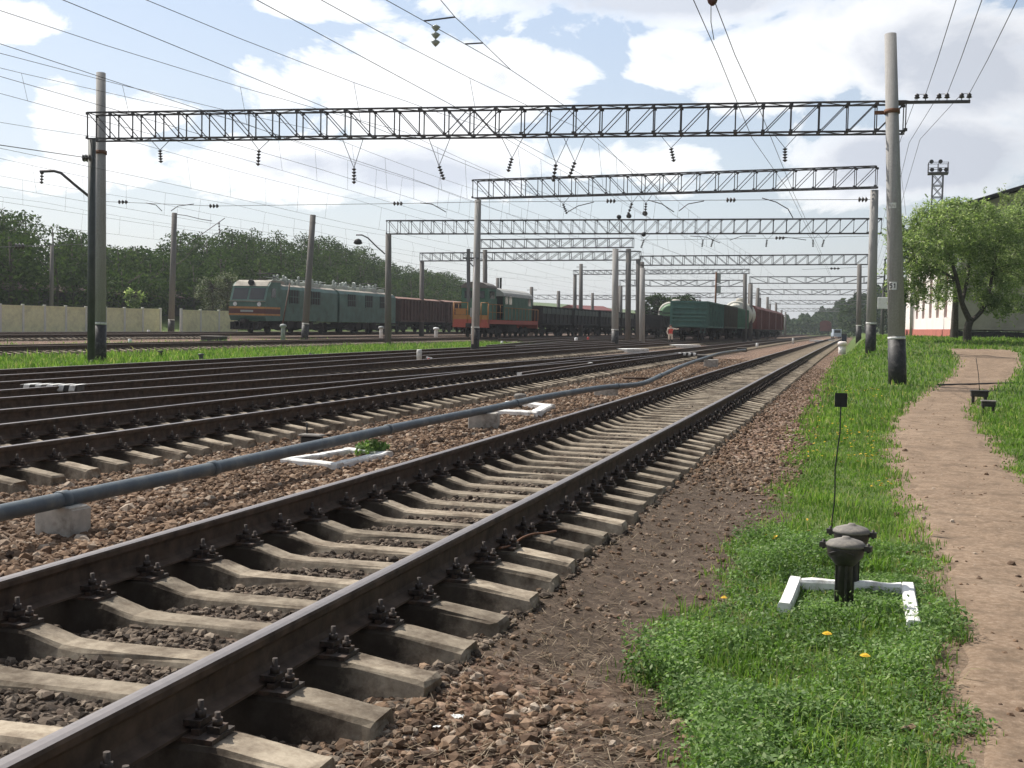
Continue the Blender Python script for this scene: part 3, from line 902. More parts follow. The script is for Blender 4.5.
MB().path(pc, .058, 16).build('pipe_run', M['pipe'], pt)
for k in (21, 33, 47, 60, 75, 88):
    p_, q_ = pc[k], pc[k + 1]; d_ = (q_ - p_).normalized()
    MB().path([p_ - d_ * .045, p_ - d_ * .04, p_ + d_ * .04, p_ + d_ * .045], [.058, .068, .068, .058], 16).build('collar', M['pipe'], pt)
def block(px, py, w, d, label, rz, cut=False):
    g = hit(px, py)
    ptop = min(pc, key=lambda q: (q - Vector((g.x, g.y, q.z))).length)
    top = ptop.z - .057 - g.z
    mb = MB().cbox((0, 0, top / 2 - .05), (w, d, top + .1), .012)
    mb.cbox((w * .30, -d * .06, top - .035), (w * .36, d * .9, .10), .01)
    o = solo(mb, 'pipe_support', M['block'], g, label, 'support block', 'concrete blocks under the pipe')
    o.rotation_euler = (0, 0, rz)
block(63, 535, .33, .22, 'cracked pale concrete block under the pipe at the far left', R(-4))
block(484, 428, .44, .34, 'grey concrete block under the pipe beside the second white frame', R(8))
block(606, 396, .5, .35, 'concrete block under the pipe where the pipe starts to dip', R(4))
block(711, 367, .55, .4, 'farthest concrete block under the pipe, near the turnout', R(4))
# narrow rusty wire looping out of the foot of the nearest rail
wp = [at_z(x, y, z) for x, y, z in ((500, 548, .30), (512, 545, .27), (522, 538, .30), (533, 534, .30), (545, 533, .29), (556, 531, .27))]
lw = wp[0].copy()
solo(MB().path([p - lw for p in catmull(wp, 5)], .007, 6), 'loose_wire', M['band'], lw, 'thin rusty wire loop lying over a sleeper at the foot of the nearest rail', 'wire')
# a thin dark cable across the far part of the path, pebbles on the path
ca_ = [hit(x, y) + Vector((0, 0, .02)) for x, y in ((938, 385.6), (960, 385.2), (985, 384.6), (1012, 383.6))]
loc = ca_[0].copy()
solo(MB().path([p - loc for p in catmull(ca_, 5)], .03, 8), 'cable', M['dark'], loc, 'thin dark cable lying across the earth path near the tall pole', 'cable')
X, Y = sample(3500, .2, 3.4, 3.5, 34, 'log'); a, bb = path_edges(Y)
k = (X > a - .25) & (X < bb + .25); X, Y = X[k], Y[k]
tag(scatter('path_pebbles', X, Y, rng.gamma(2.2, .0035, len(X)) + .003, M['stone_brown'], .2), 'small pebbles and crumbs scattered on the earth path', 'pebbles', kind='stuff')
# broken white stones and litter by the sleepers
# ================================================================== GANTRIES AND POLES
def lattice(mb, A, B, h, w, n, t=.050):
    A = Vector(A); B = Vector(B); e = (B - A).normalized()
    s = e.cross(Vector((0, 0, 1))).normalized() * (w / 2); u = Vector((0, 0, h))
    for k in (-1, 1):
        mb.bar(A + s * k, B + s * k, t, t); mb.bar(A + s * k + u, B + s * k + u, t, t)
    L = (B - A).length
    P = [A + (B - A) * (i / n) for i in range(n + 1)]
    td = t * .62
    for i in range(n + 1):
        for k in (-1, 1):
            mb.bar(P[i] + s * k, P[i] + s * k + u, td, td)
            if t <= .05:
                o_ = s.normalized() * (k * (t / 2 + .004))
                for uu in (Vector((0, 0, .03)), u - Vector((0, 0, .03))): mb.bar(P[i] + s * k + o_ + uu - e * .05, P[i] + s * k + o_ + uu + e * .05, .006, .09)
        mb.bar(P[i] - s, P[i] + s, td * .7, td * .7); mb.bar(P[i] - s + u, P[i] + s + u, td * .7, td * .7)
        if i < n:
            for k in (-1, 1):
                if abs(i + .5 - n / 2) < .6:
                    mb.bar(P[i] + s * k, P[i + 1] + s * k + u, td * .8, td * .8); mb.bar(P[i + 1] + s * k, P[i] + s * k + u, td * .8, td * .8)
                elif i < n / 2: mb.bar(P[i] + s * k + u, P[i + 1] + s * k, td * .8, td * .8)
                else: mb.bar(P[i] + s * k, P[i + 1] + s * k + u, td * .8, td * .8)
            f = 1 if i % 2 else -1
            mb.bar(P[i] + s * f, P[i + 1] - s * f, td * .7, td * .7); mb.bar(P[i] + s * f + u, P[i + 1] - s * f + u, td * .7, td * .7)
    return mb
def insulator_mb(mb, P, Q, n=4, r=.075):
    """string of sheds from P to Q"""
    P = Vector(P); Q = Vector(Q); d = Q - P; L = d.length; d.normalize()
    mb.tube(P, Q, .014, n=6)
    for i in range(n):
        c = P + d * (L * (i + .5) / n); hh = L / n * .38
        mb.path([c - d * hh, c - d * hh * .4, c + d * hh * .5, c + d * hh], [r * .45, r, r * .55, r * .3], 10)
    return mb
def post(parent, base, top, r0=.225, r1=.155, band=None, ring=True, matn='pole', sub=.4, plates=()):
    base = Vector(base); top = Vector(top); d = (top - base).normalized(); L = (top - base).length
    p = MB().tube(base - d * sub, top, r0, r1, 20).build('post', M[matn], parent)
    if band:
        f = band / L
        MB().tube(base - d * sub * .9, base + d * band, r0 + .006, r0 + (r1 - r0) * f + .006, 20).build('painted_base', M['black_paint'], p)
        if ring: MB().tube(base + d * band, base + d * (band + .07), r0 + (r1 - r0) * f + .008, r0 + (r1 - r0) * f + .008, 20).build('white_ring', M['white_paint'], p)
    return p
GANTRY = {}
def gantry(label, A, B, h, w, n, posts, matn='steel', t=.050, cat='gantry', group='catenary gantries over the yard', insul=(), over=0.0):
    """A, B: bottom centre ends of the beam; posts: list of (base, top, r0, r1, band, material)"""
    A = Vector(A); B = Vector(B)
    g = empty('catenary_gantry', (B.x, B.y, terr(B.x, B.y)), label, cat, group)
    lattice(MB(), A, B, h, w, n, t).build('beam', M[matn], g)
    for (b0, t0, r0, r1, band, mt) in posts: post(g, b0, t0, r0, r1, band, True, mt)
    for (px, py0, py1, dx) in insul:
        # hanger from the bottom chord: depth of the beam at this column
        best = None
        for i in range(201):
            P = A + (B - A) * (i / 200); q = proj(P)
            if best is None or abs(q[0] - px) < best[0]: best = (abs(q[0] - px), P, q)
        P = best[1]; D = best[2][2]
        S = at_D(px, py0, D); E = at_D(px + dx, py1, D)
        e = (B - A).normalized()
        hm = MB()
        hm.bar(P - e * .35, S, .016); hm.bar(P + e * .35, S, .016)
        hm.build('hanger', M['steel'], g)
        insulator_mb(MB(), S, E, 5, .075).build('insulator', M['insul'], g)
    return g

def level(pxR, pyR, DR, pxL, pyL):
    """right end by depth, left end at the depth where it has the same height"""
    B = at_D(pxR, pyR, DR)
    d = ray(pxL, pyL) / F
    return CAM + d * ((B.z - CAM.z) / d.z), B

# --- first gantry
A, B = level(904, 132.5, 34, 92, 140)
b1 = at_D(897.5, 385, 33.4); b1.z = terr(b1.x, b1.y)
t1 = at_D(890.5, 34, 33.4)
DL = proj(A)[2]
b1l = hit(99.5, 361.5); t1l = at_D(101, 73, proj(b1l)[2])
b1l2 = Vector((A.x, A.y, terr(A.x, A.y)))
G1 = gantry('nearest wide lattice gantry with tall concrete poles crossing the whole picture', A, B, .83, .55, 32,
            [(b1, t1, .245, .16, 1.25, 'pole'), (b1l, t1l, .225, .155, 1.25, 'pole'), (b1l2, A + Vector((0, 0, .02)), .12, .12, None, 'green_steel')],
            insul=[(160, 150, 163, 1), (259, 150, 166, -1), (354, 168, 184, 0), (439, 166, 180, 5), (512, 158, 172, -4), (671, 148, 162, 3), (785, 148, 162, 0), (575, 162, 178, -6), (556, 164, 182, -3)])
# clamp bands and arm with pin insulators
d1 = (t1 - b1).normalized()
def band(parent, base, top, z, r, name='clamp', m='band'):
    d = (top - base).normalized(); c = base + d * ((z - base.z) / d.z)
    e = MB().tube(c - d * .06, c + d * .06, r, r, 18)
    e.box((c.x - .3, c.y + .1, c.z), (.35, .06, .10))
    return e.build(name, M[m], parent)
band(G1, b1, t1, B.z + .47, .215); band(G1, b1l, t1l, A.z - .12, .21)
arm0 = at_D(898, 102.5, 33.75); arm1 = at_D(970, 104.5, 33.4)
arm1.z = arm0.z
am = MB().bar(arm0, arm1, .09, .08).build('crossarm', M['steel'], G1)
ARMPTS = []
for px in (917, 925.5, 939, 947, 961.5, 969):
    f = (px - 898) / (970 - 898); P = arm0 + (arm1 - arm0) * min(f, .985)
    MB().lathe([(.012, .04), (.012, .10)], P, 8).build('insulator_pin', M['steel'], am)
    MB().lathe([(.05, .10), (.085, .12), (.05, .16), (.07, .18), (.035, .23), (.02, .24)], P, 12).build('insulator', M['insul'], am)
    ARMPTS.append(P + Vector((0, 0, .22)))
# plates on the right pole
def on_pole(b_, t_, z, r0, r1):
    d = (t_ - b_).normalized(); L = (t_ - b_).length; k = (z - b_.z) / d.z
    c = b_ + d * k; r = r0 + (r1 - r0) * k / L
    v = (CAM - c); v.z = 0; v.normalize()
    return c, r, v
def plate(parent, c, r, v, w, h, m, off=.004, ang=0.0):
    """small curved plate wrapped on the pole on the camera side"""
    mb = MB(); n = 8; a0 = math.atan2(v.y, v.x) + ang; wa = w / r
    vs = []
    for i in range(n + 1):
        a = a0 - wa / 2 + wa * i / n
        for k in (-1, 1):
            for rr in (r + off, r + off - .003):
                vs.append((c.x + math.cos(a) * rr, c.y + math.sin(a) * rr, c.z + k * h / 2))
    fs = []
    for i in range(n):
        o = i * 4; q = o + 4
        fs += [(o, q, q + 2, o + 2), (o + 1, o + 3, q + 3, q + 1), (o + 2, q + 2, q + 3, o + 3), (o, o + 1, q + 1, q)]
    fs += [(0, 2, 3, 1), (n * 4, n * 4 + 1, n * 4 + 3, n * 4 + 2)]
    mb.add(vs, fs)
    return mb.build('number_plate', m, parent)
zp = at_D(892, 286, 33.4).z
c, r, v = on_pole(b1, t1, zp, .245, .16)
pl_ = plate(G1, c, r, v, .25, .22, M['white_paint'], .008, -.35)
pm = MB()
def pole_mark(pts, c, r, v, ang, w=.03, off=.012):
    a0 = math.atan2(v.y, v.x) + ang
    return [(c.x + math.cos(a0 + x / r) * (r + off), c.y + math.sin(a0 + x / r) * (r + off), c.z + z) for x, z in pts]
def stroke(pts, w=.024):
    q = pole_mark(pts, c, r, v, -.35)
    for i in range(len(q) - 1): pm.bar(q[i], q[i + 1], w, .004, up=v)
fr = [(-.115, -.10), (.115, -.10), (.115, .10), (-.115, .10), (-.115, -.10)]
stroke(fr, .012)
stroke([(-.01, .06), (-.07, .06), (-.075, .01), (-.03, .02), (-.012, -.02), (-.03, -.06), (-.08, -.055)])
stroke([(.03, .03), (.06, .06), (.06, -.06)])
pm.build('plate_marking', M['ink'], pl_)
zp2 = at_D(891, 206, 33.4).z
c2_, r2_, v2_ = on_pole(b1, t1, zp2, .245, .16)
plate(G1, c2_, r2_, v2_, .20, .15, M['white_paint'], .008, -.2)

# --- second gantry (narrower, supported on two poles)
A, B = level(876, 187.5, 49, 475, 198.5)
b2 = at_D(870.5, 350, 50); b2.z = min(b2.z, terr(b2.x, b2.y)) ; t2 = at_D(874.5, 190, 49.4)
dl = proj(A)[2]; b2l = hit(476.0, 347); bl = at_D(475, 345, dl); bl.z = terr(bl.x, bl.y)
G2 = gantry('second gantry over the right tracks, tilted lattice beam on two concrete poles', A, B, .84, .5, 22,
            [(b2, t2, .215, .16, 1.2, 'pole'), (bl, at_D(478, 200, dl), .20, .15, 1.3, 'pole')],
            insul=[(646, 203, 216, -1), (632, 203, 218, -5), (563, 204, 214, 4)])
# ladder-like brackets and white conduit on its left pole
lp = MB(); lp.tube(at_D(472.5, 344, dl - .4), at_D(475, 258, dl - .4), .05, n=8); lp.build('conduit', M['plaster'], G2)
lb = MB()
lb.bar(at_D(463, 258, dl - .3), at_D(479, 258.5, dl - .3), .10, .08); lb.bar(at_D(466, 259, dl - .3), at_D(475, 268, dl - .3), .05)
lb.bar(at_D(468.5, 249, dl - .3), at_D(468.5, 302, dl - .3), .14, .14)
lb.build('side_bracket', M['steel_grey'], G2)

# --- third gantry, long
A, B = level(881, 233.5, 70, 388, 234)
dl = proj(A)[2]
bl = at_D(388, 336, dl); bl.z = terr(bl.x, bl.y)
br = at_D(871.5, 345, 71); br.z = min(br.z, terr(br.x, br.y))
G3 = gantry('third and longest gantry, dark beam running behind the second one', A, B, .86, .5, 40,
            [(bl, at_D(388.5, 234, dl), .23, .19, None, 'pole_far'), (br, at_D(874, 222, 71), .2, .17, None, 'pole_far')],
            insul=[(703, 240, 247, -1), (713, 240, 247, -2), (767, 240, 247, -1), (813, 240, 247, 0), (824, 240, 247, -2), (644, 240, 248, -3)])
lm = MB(); q = [at_D(x, y, dl) for x, y in ((385, 254), (376, 246), (368, 238), (362, 235), (356, 235))]
lm.path(q, .05, 6)
lm.build('lamp_bracket', M['steel'], G3)
MB().lathe([(.12, -.30), (.30, -.22), (.22, 0), (.08, .08)], at_D(358, 240, dl), 12).build('lamp_head', M['dark'], G3)
# loudspeakers and disc insulators along its beam
for px, py, rr in ((530, 218, 0), (607, 228, 0), (629, 216, .14), (645, 213.5, .15), (619, 217, .13), (643.5, 234.5, .13)):
    if rr: MB().lathe([(.02, -.14), (rr, -.10), (rr, .10), (.02, .14)], at_D(px, py, 73), 14, axis='y').build('round_horn', M['dark'], G3)
# --- further gantries
A, B = level(868, 264.5, 103, 641, 265.3); dl = proj(A)[2]
br = at_D(858.5, 341, 102); br.z = terr(br.x, br.y); bl = at_D(641.5, 338, dl); bl.z = terr(bl.x, bl.y)
G4 = gantry('fourth gantry on the right, standing beyond the second, with two slim poles', A, B, .85, .5, 20,
            [(br, at_D(859.5, 264, 102), .23, .18, 1.3, 'pole_far'), (bl, at_D(642, 262, dl), .24, .2, None, 'pole_far')], matn='steel', t=.075)
A, B = level(633, 247.5, 110, 480, 248.5); dl = proj(A)[2]
bl = at_D(485, 340, dl); bl.z = terr(bl.x, bl.y); br = at_D(628, 338, 110); br.z = terr(br.x, br.y)
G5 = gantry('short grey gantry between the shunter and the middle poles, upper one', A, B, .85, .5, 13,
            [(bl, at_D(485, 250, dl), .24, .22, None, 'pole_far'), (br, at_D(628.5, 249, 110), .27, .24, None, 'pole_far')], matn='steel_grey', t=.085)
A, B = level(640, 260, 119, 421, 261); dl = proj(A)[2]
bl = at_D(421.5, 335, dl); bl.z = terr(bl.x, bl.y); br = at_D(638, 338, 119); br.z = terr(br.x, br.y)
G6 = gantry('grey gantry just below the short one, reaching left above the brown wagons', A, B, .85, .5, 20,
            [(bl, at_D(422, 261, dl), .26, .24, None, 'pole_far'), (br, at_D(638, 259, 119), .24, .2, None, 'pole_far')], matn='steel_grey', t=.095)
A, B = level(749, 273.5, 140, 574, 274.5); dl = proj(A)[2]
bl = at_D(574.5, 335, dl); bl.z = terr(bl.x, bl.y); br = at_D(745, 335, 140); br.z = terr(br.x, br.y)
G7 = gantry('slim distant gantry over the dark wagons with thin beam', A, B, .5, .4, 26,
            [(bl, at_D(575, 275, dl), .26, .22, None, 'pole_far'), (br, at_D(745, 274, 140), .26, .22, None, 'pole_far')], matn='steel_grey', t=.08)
far = [(745, 286.5, 165, 620, 286, 'distant gantry behind the two lamp signal'), (884, 283.3, 150, 750, 283.3, 'distant gantry right of the signal, above the red wagons'),
       (884, 295.0, 195, 757, 294.5, 'distant gantry below it, third from the horizon'), (872, 304.5, 255, 770, 304, 'far gantry second from the horizon'),
       (866, 311.5, 330, 776, 311.2, 'farthest gantry, just above the dark wood on the horizon'),
       (760, 298, 210, 640, 297.5, 'distant gantry low over the green wagons'),
       (700, 300, 230, 520, 299, 'low far gantry over the dark wagon row')]
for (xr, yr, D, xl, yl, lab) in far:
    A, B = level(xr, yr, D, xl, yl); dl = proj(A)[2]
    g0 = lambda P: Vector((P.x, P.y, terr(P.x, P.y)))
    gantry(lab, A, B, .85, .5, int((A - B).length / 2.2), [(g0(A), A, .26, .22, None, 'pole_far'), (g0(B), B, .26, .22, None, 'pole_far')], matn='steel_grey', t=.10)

# --- cross-span wire under the second gantry with egg insulators and steady arms
def crossspan(label, ends, eggs, D0, D1, arms=(), grp='cross-span wires'):
    P = [at_D(x, y, d) for x, y, d in ends]
    t = empty('cross_span_wire', P[0], label, 'cross wire', grp)
    MB().path(P, .012, 5, caps=False).build('wire', M['wire'], t)
    for (px, py) in eggs:
        f = (px - ends[0][0]) / (ends[-1][0] - ends[0][0]); D = ends[0][2] + (ends[-1][2] - ends[0][2]) * f
        c0 = at_D(px - 5, py, D); c1 = at_D(px + 5, py, D)
        insulator_mb(MB(), c0, c1, 3, .12).build('insulator', M['insul'], t)
    for pts in arms:
        f = (pts[0][0] - ends[0][0]) / (ends[-1][0] - ends[0][0]); D = ends[0][2] + (ends[-1][2] - ends[0][2]) * f
        MB().path([at_D(x, y, D) for x, y in pts], .022, 6).build('steady_arm', M['steel'], t)
crossspan('long cross-span wire with clustered insulators below the second gantry', [(873, 199.5, 50), (731, 200, 52), (611, 201, 54), (478, 202, 56), (400, 203.5, 57.5), (214, 206, 61), (92, 201, 63)],
          [(863, 199.5), (731, 200), (611, 201), (398, 203.5), (214, 206), (123, 202)], 50, 63,
          [((762, 198), (776, 202), (788, 209), (793, 218)), ((566, 213), (578, 206), (594, 202)), ((420, 203), (432, 204), (446, 212)), ((171, 211), (178, 206), (194, 204)), ((146, 203), (156, 205), (162, 211)), ((648, 200), (662, 204), (674, 212)), ((679, 211), (688, 204), (704, 201))])
crossspan('cross-span wire hanging below the third gantry', [(873, 236, 71), (760, 238.5, 73), (640, 240, 76)], [(780, 238)], 71, 76, [((730, 240), (742, 236), (756, 236)), ((780, 237), (792, 238), (806, 240)), ((690, 236), (706, 237), (720, 243))])
crossspan('fixing wire with a dark arm under the fourth gantry', [(868, 267, 103), (802, 269.5, 105)], [(835, 268.5)], 103, 105)
crossspan('cross wire from the left mast towards the dark locomotive', [(92, 244, 50), (0, 247, 40)], [(20, 246.5)], 50, 40)
crossspan('upper feeder wire with a grey insulator left of the nearest gantry', [(92, 158.5, 39), (0, 145, 30)], [(87, 158)], 39, 30)

# --- single masts
def mast(label, base, top, D, r0=.22, r1=.16, band=None, arms=(), insul=(), strut=None, matn='pole_far', group='single catenary masts'):
    b_ = at_D(*base, D); gz = terr(b_.x, b_.y)
    t_ = at_D(*top, D)
    b_ = b_ + (t_ - b_) * ((gz - b_.z) / (t_.z - b_.z))
    t = empty('catenary_mast', b_, label, 'mast', group)
    post(t, b_, t_, r0, r1, band, True, matn)
    for pts in arms: MB().path([at_D(x, y, D) for x, y in pts], .035, 6).build('bracket_arm', M['steel'], t)
    for (x0, y0, x1, y1) in insul: insulator_mb(MB(), at_D(x0, y0, D), at_D(x1, y1, D), 4, .1).build('insulator', M['insul'], t)
    if strut: MB().tube(at_D(*strut[0], D - .6), at_D(*strut[1], D), .06, .05, 8).build('strut', M['rust_strut'], t)
    return t
mast('leaning concrete mast in front of the teal locomotive, black painted foot', (305, 331), (313, 215), 84, .25, .2, 1.2, arms=[((312, 222), (316, 223))], strut=((281, 333), (290, 283)))
mast('concrete mast at the gap in the pale fence with an angled bracket', (171, 334), (174.5, 213), 112, .30, .24, 1.2, arms=[((174, 214), (186, 215.5), (200, 219), (212, 221)), ((185, 246), (205, 232), (225, 218))], insul=[(219, 222, 219.5, 234)])
mast('thin dark mast among the trees at the left edge', (51, 333), (52, 245), 108, .2, .16)
mast('tall pale pole beside the middle gantries, nearest of the four', (615, 338), (615.5, 249), 86, .26, .22, 1.2, matn='pole')
mast('slim grey pole right of the two middle gantry poles', (642, 338), (642.5, 268), 96, .24, .2, matn='pole')
for (x, y0, y1, D, lab) in ((580.5, 335, 264, 135, 'distant pole above the dark wagons, taller of a pair'), (558, 335, 291, 150, 'short distant pole with a stub beside it, left of the pair'), (531, 335, 287, 140, 'distant pole with a small crossarm behind the shunter'), (497, 330, 278, 150, 'short dark pole rising behind the shunter roof'),
                           (620.5, 335, 286, 165, 'thin dark pole behind the middle poles'), (750.5, 335, 284, 150, 'dark pole over the pale tank, left of two'), (757.5, 335, 288, 165, 'dark pole over the pale tank, right of two'), (767, 335, 297, 190, 'brownish far pole over the red wagons'), (775.5, 335, 303, 215, 'farther pole over the red wagons'), (781, 336, 310, 260, 'small far pole above the end of the wagon row'), (785, 336, 312, 290, 'smallest far pole near the horizon wood'), (592, 335, 293, 170, 'thin far pole above the maroon roof')):
    mast(lab, (x, y0), (x + .6, y1), D, .26, .2, arms=[((x - 4, y1 + 3), (x + 6, y1 + 3))] if x in (531, 580.5) else ())
# left end bracket on the thin post of the first gantry
brk = MB(); Dm = proj(b1l2)[2] - .1
brk.path([at_D(x, y, Dm) for x, y in ((91, 198), (75, 185), (61, 173), (54, 171), (40, 171.5))], .045, 8)
o = brk.build('bracket_arm', M['steel'], G1)
insulator_mb(MB(), at_D(42, 172, Dm), at_D(41.5, 184, Dm), 4, .07).build('insulator', M['insul'], G1)
insulator_mb(MB(), at_D(84, 158, Dm), at_D(93, 159, Dm), 3, .13).build('insulator', M['insul_w'], G1)
# green steel mast right of the second gantry pole
gm = at_D(886, 335, 80); gmz = terr(gm.x, gm.y)
t = empty('steel_mast', (gm.x, gm.y, gmz), 'green steel mast with a slanted top between the two right poles', 'mast')
tp = at_D(886, 253, 80)
lm = MB()
for sx in (-.22, .22): lm.bar((gm.x + sx, gm.y, gmz - .3), (gm.x + sx, gm.y, tp.z - (.5 if sx < 0 else 0)), .1)
k = gmz + .3
while k < tp.z - .9: lm.bar((gm.x - .22, gm.y, k), (gm.x + .22, gm.y, k + .35), .07); k += .42
lm.bar((gm.x - .28, gm.y, tp.z - .5), (gm.x + .28, gm.y, tp.z), .1)
lm.build('frame', M['green_steel'], t)
MB().cbox(at_D(883.5, 303, 79.5), (.75, .3, .75), .02).build('junction_box', M['white_steel'], t)

# ================================================================== OVERHEAD WIRES
SUP = [-28, 36.5, 55, 76, 104, 150, 200, 260]
def catenary(label, p, zm=7.75, zc=6.25, y0=-10, y1=260, drops=True, zig=.25):
    t = empty('overhead_line', (-p, 36.5, zm), label, 'overhead line', 'overhead lines above the tracks')
    mp = []; cp = []; dm = MB()
    for i in range(len(SUP) - 1):
        a, b_ = SUP[i], SUP[i + 1]
        sag = min(1.1, (b_ - a) ** 2 * .00028)
        n = 12
        for k in range(n if i < len(SUP) - 2 else n + 1):
            y = a + (b_ - a) * k / n; u = k / n
            zg = float(rise(y))
            xm = -p; xc = -p + zig * (1 - 2 * u) * (1 if i % 2 else -1)
            zz = zm + zg - 4 * sag * u * (1 - u)
            mp.append((xm, y, zz)); cp.append((xc, y, zc + zg))
            if drops and k in (2, 4, 6, 8, 10): MB().path([(xm, y, zz), (xc + .02, y, zc + zg)], .005, 4, caps=False).build('dropper', M['wire'], t)
    MB().path(mp, .0065, 5, caps=False).build('messenger_wire', M['wire'], t)
    MB().path(cp, .0065, 5, caps=False).build('contact_wire', M['wire'], t)
    return t
catenary('overhead line above the second track, upper and lower wire', 8.5)
catenary('overhead line above the curved track at the turnout', 11.3)
catenary('overhead line above the fourth track', 14.2)
catenary('overhead line above the fifth track by the grass strip', 17.4, 7.9, 6.6)
catenary('overhead line above the shunter track', 30.7, 7.4, 6.3)
catenary('overhead line above the teal locomotive', 42, 7.6, 6.4)
catenary('overhead line above the tracks beyond the grass strip', 24, 7.6, 6.4)
catenary('overhead line above the grass strip next to the fifth track', 20.3, 8.3, 7.0)
catenary('overhead line between the shunter track and the locomotive track', 36, 7.7, 6.5)
def feeder(label, pts, X, ext=(), r=.009, extras=None, cat='wire', grp='feeder wires'):
    P = [at_X(x, y, X(i) if callable(X) else X) for i, (x, y) in enumerate(pts)]
    P = P + [Vector(e) for e in ext]
    t = empty('feeder_wire', P[0], label, cat, grp)
    MB().path(P, r, 5, caps=False).build('wire', M['wire'], t)
    return t, P
feeder('right steep feeder wire over the nearest track, left of two', [(690, -8), (718, 55), (737, 102), (752, 138)], -3.2, [(-3.1, 55, 7.9), (-3.1, 104, 8.0), (-3.1, 200, 7.6)])
tt, P = feeder('right steep feeder wire over the nearest track, with a dark red insulator at its top', [(711, -8), (735, 55), (757, 103), (768, 130)], -2.75, [(-2.9, 55, 7.8), (-2.9, 104, 7.9), (-2.9, 200, 7.5)])
MB().lathe([(.03, -.12), (.08, -.07), (.10, 0), (.07, .07), (.03, .12)], at_X(712.5, -1, -2.75), 12).build('insulator', M['loco_red'], tt)
MB().path([at_X(711, 6, -2.75), at_X(711, 22, -2.75), at_X(714, 40, -2.75)], .008, 5).build('jumper', M['wire'], tt)
J = at_X(511, 70, -9.0)
E = at_X(565, 106, -9.0)
t3, P = feeder('feeder wire meeting its twin above the middle of the nearest gantry, right one', [(434, -8), (455, 17), (483, 43), (511, 70), (565, 106)], -9.0, [(-9, 60, 7.4), (-8.7, 104, 7.6)])
t4, P4 = feeder('feeder wire meeting its twin above the middle of the nearest gantry, left one', [(372, -8), (388, 1), (424, 21), (465, 44), (511, 70)], lambda i: (-10.1, -10.0, -9.8, -9.45, -9.0)[i])
sp_ = MB()
for (a, b_) in (((424, 21), (455, 17)), ((465, 44), (483, 43))):
    A_ = at_X(*a, -9.75 if a[0] < 440 else -9.4); B_ = at_X(*b_, -9.0)
    sp_.bar(A_, B_, .03)
sp_.build('spreader', M['steel'], t3)
cI = at_X(436, 19, -9.4)
insulator_mb(MB(), cI - Vector((0, 0, .12)), cI - Vector((0, 0, .62)), 3, .11).build('insulator', M['insul_w'], t3)
# feeders on the right crossarm
for k, (x0, y0, px_a) in enumerate(((958, 0, 1), (984, 0, 3), (1020, 0, 5))):
    P1 = ARMPTS[px_a]; d = ray(x0, -6)
    Yn = 21.0
    P0 = CAM + d * (Yn / d.y)
    ends = [P0, P0 + (P1 - P0) * .5 - Vector((0, 0, .05)), P1, ARMPTS[px_a - 1]]
    bx = b2.x + .7 + k * .35
    ends += [Vector((bx - .1, 44, 8.2 + .1 * k)), Vector((bx, 70, 8.3)), Vector((bx, 150, 8.3))]
    t = empty('feeder_wire', P0, ['left', 'middle', 'right'][k] + ' one of three feeder wires passing over the crossarm of the right pole', 'wire', 'feeder wires')
    MB().path(ends, .008, 5, caps=False).build('wire', M['wire'], t)
feeder('thin guy wire slanting from the right pole down to the tree', [(898, 103), (899.5, 160), (906, 215)], 1.6, r=.008)
# ================================================================== ROLLING STOCK (local frame: x across, +y away from the camera end, z up from the rail head)
def wheel_me():
    return MB().lathe([(.05, -.07), (.47, -.065), (.50, -.055), (.50, -.04), (.475, -.03), (.475, .06), (.40, .065), (.16, .04), (.16, .075), (.05, .08)], (0, 0, 0), 20, axis='x').mesh('wheel', M['bogie'])
WH = wheel_me()
def bogie(root, y, wb=1.85, width=2.0, name='bogie', axles=2):
    mb = MB()
    ys = [y + wb * (i - (axles - 1) / 2) for i in range(axles)]
    for s in (-1, 1):
        x = s * width / 2
        mb.prism([(ys[0] - .35, .38), (ys[0] - .35, .62), (ys[0] + .25, .66), (y - .45, .82), (y + .45, .82), (ys[-1] - .25, .66), (ys[-1] + .35, .62), (ys[-1] + .35, .38), (ys[-1] - .3, .40), (y + .3, .24), (y - .3, .24), (ys[0] + .3, .40)], x - .07, x + .07, ax='x')
        for a in ys: mb.box((x + s * .09, a, .48), (.10, .30, .28))
        for k in (-.22, 0, .22): mb.lathe([(.08, .36), (.08, .60)], (x + s * .02, y + k, 0), 8)
    mb.box((0, y, .62), (width - .1, .5, .25))
    for a in ys: mb.tube((-.75, a, .475), (.75, a, .475), .075, n=8)
    b_ = mb.build(name, M['bogie'], root, False)
    for a in ys:
        for s in (-1, 1):
            o = bpy.data.objects.new('wheel', WH); col.objects.link(o); o.parent = b_
            o.location = (s * .76, a, .475); o.rotation_euler = (0, 0, 0 if s > 0 else math.pi)
    return b_
def coupler(root, y, s):
    MB().box((0, y + s * .25, .98), (.28, .6, .26)).box((0, y + s * .55, .98), (.40, .22, .34)).build('coupler', M['bogie'], root, False)

